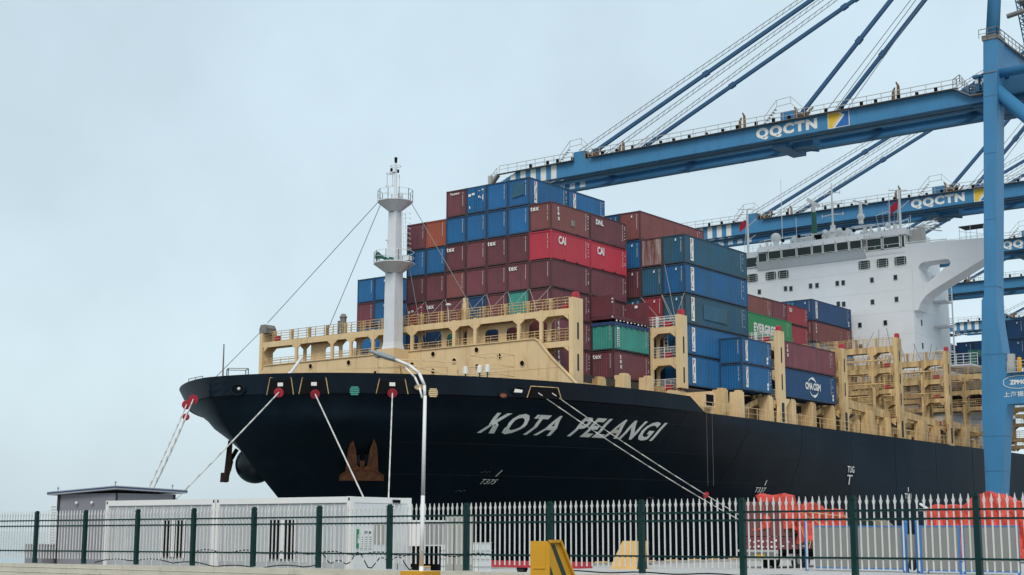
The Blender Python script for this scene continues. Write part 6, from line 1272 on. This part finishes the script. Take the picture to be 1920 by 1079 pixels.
p = MB(); drape(p, lambda x, y: 5.1 - .0 * x - (.55 if x > XT + 2.6 else 0) - .35 * (x > XT + 7), XT + .25 + 0, XT + 10.6, -26.3, -24.3, 2.6, 3, 44, 9); part('tarpaulin', p, 'tarp', t)
# loose lower flap and straps
p = MB(); drape(p, lambda x, y: 3.2, XT + 2.3, XT + 5.2, -26.55, -26.3, 1.8, 9, 12, 2); part('tarpaulin_flap', p, 'tarp', t)
p = MB()
for a_, b_ in (((XT + 2.6, -26.62, 3.9), (XT + 6.5, -26.66, 2.9)), ((XT + 2.3, -26.6, 3.4), (XT + 3.3, -26.7, 1.5)), ((XT + 4.4, -26.66, 2.6), (XT + 3.6, -26.7, 1.4)), ((XT + 5.4, -26.66, 2.8), (XT + 6.2, -26.66, 1.5)), ((XT + 2.5, -26.55, 4.0), (XT + 10, -26.7, 3.7))): p.tube(a_, b_, .03, 5)
loose('tie_rope', p, 'yellowpale', t)
t = thing('tarpaulin_load', (25, -30, 0), 'large orange red tarpaulin heap before the crane leg', 'covered load')
p = MB(); drape(p, lambda x, y: 4.6 + 1.35 * math.exp(-((y + 29.6) / 1.9) ** 2) + .9 * math.exp(-((y + 34.5) / 1.8) ** 2) - .25 * math.cos(y * 1.1), 22, 25, -38.5, -24.4, .4, 5, 12, 56); part('cover', p, 'tarp', t)
p = MB(); p.box(21.7, 21.78, -35.5, -33.2, 3.9, 4.9); o = part('banner', p, 'whitetrim', t); p = MB(); w, h = TXT['DL'][2:]; p.text('CMACGM', lambda a, b_: (21.68, -33.4 - a, 4.15 + b_), .5, .35); p.box(21.66, 21.69, -35.4, -33.3, 4.75, 4.88); part('banner_text', p, 'signblue', o)
# khaki van half hidden behind the panels
t = thing('van', (20, -22, 0), 'khaki roofed vehicle half hidden behind the grey panels', 'vehicle')
p = MB(); p.prism([(-16.6, .5), (-22.3, .5), (-22.3, 2.2), (-21.2, 3.3), (-20.4, 3.75), (-17.6, 3.8), (-16.9, 3.0)], lambda y, z: (20, y, z), lambda y, z: (22.2, y, z)); part('body', p, 'khaki', t); p = MB(); p.prism([(-17.4, 3.05), (-20.9, 3.0), (-20.3, 3.55), (-17.8, 3.6)], lambda y, z: (19.97, y, z), lambda y, z: (19.99, y, z)); part('window', p, 'glass', t)
p = MB(); [p.tube((20.1, y, .5), (20.5, y, .5), .5, 14) for y in (-18, -21.3)]; part('wheel', p, 'tyre', t)
# site panels with blue posts
def site_panel(x, ya, yb, zt_, label, posts):
    t = thing('hoarding', (x, ya, 0), label, 'screen panel', 'grey screen panels with blue frames')
    p = MB(); p.box(x, x + .05, yb, ya, .25, zt_ - .08); part('sheet', p, 'panelgrey', t); p = MB(); p.box(x - .03, x + .08, yb, ya, zt_ - .08, zt_); p.box(x - .03, x + .08, yb, ya, .17, .25)
    for y in posts: p.box(x - .05, x + .07, y - .06, y + .06, .004, zt_)
    part('frame', p, 'bluepost', t)
site_panel(-12.0, -30.35, -36.75, 2.95, 'wide grey screen panel in the gap left of the twin blue posts', [-36.5])
site_panel(-14.0, -38.4, -41.0, 2.95, 'grey screen panel directly right of the twin blue posts', [-38.5, -40.95])
site_panel(-14.0, -41.1, -44.6, 2.95, 'rightmost grey screen panel under the large tarpaulin heap', [-41.2, -44.5])
for x, y, z1, lab in ((-12.4, -29.95, 3.3, 'round topped blue post left of the grey panels'), (-12.5, -36.95, 3.25, 'left post of the twin blue gate posts'), (-13.2, -37.95, 3.25, 'right post of the twin blue gate posts'), (-14.5, -45.2, 3.0, 'blue post at the far right edge')):
    t = thing('gate_post', (x, y, 0), lab, 'post', 'blue gate posts'); p = MB(); p.tube((x, y, .004), (x, y, z1 - .12), .11, 10); part('shaft', p, 'bluepost', t); p = MB(); p.ball((x, y, z1 - .1), .13, 10, 6); part('cap', p, 'bluepost', t)
t = thing('gate_hinge_board', (-12.9, -37.4, 0), 'narrow weathered board chained between the twin blue posts', 'board'); p = MB(); p.box(-12.9, -12.82, -37.75, -37.15, .5, 2.4); part('board', p, 'panelgrey', t); p = MB(); p.ball((-12.95, -37.5, .55), .28, 10, 6, 1.5); part('fender', p, 'tyre', t)
t = thing('floodlight', (-14, -37.7, 0), 'white floodlight on a thin pole left of the tarpaulin heap', 'floodlight'); p = MB(); p.tube((-13.2, -38.6, .004), (-13.2, -38.6, 4.0), .05, 8); part('pole', p, 'railgrey', t); p = MB(); p.beam((-13.3, -38.3, 4.3), (-13.3, -38.75, 4.0), .3, .08); p.box(-13.35, -13.15, -38.5, -38.2, 3.85, 4.0); part('lamp_head', p, 'whitetrim', t)
# scaffold stair by the crane leg and yard kit
t = thing('scaffold_stair', (76, -21, 0), 'yellowish scaffold stair right of the nearest crane leg', 'scaffold')
p = MB()
for z in (3.5, 5.0, 6.5, 8.0, 9.5): p.path([(76, -18.3, z), (76, -24, z)], .07, 5); rail(p, [(75.5, -18.3, z), (75.5, -24, z)], 1.0, 1.0, .05, 2)
for k in range(6): p.tube((76, -18.3 - k, .004), (76, -18.3 - k, 10.3), .06, 5)
for k in range(4): p.beam((76, -18.5 - k, 3.5 + k * 1.5), (76, -20.5 - k, 5.0 + k * 1.5), .3, .12)
part('frame', p, 'creamold', t)
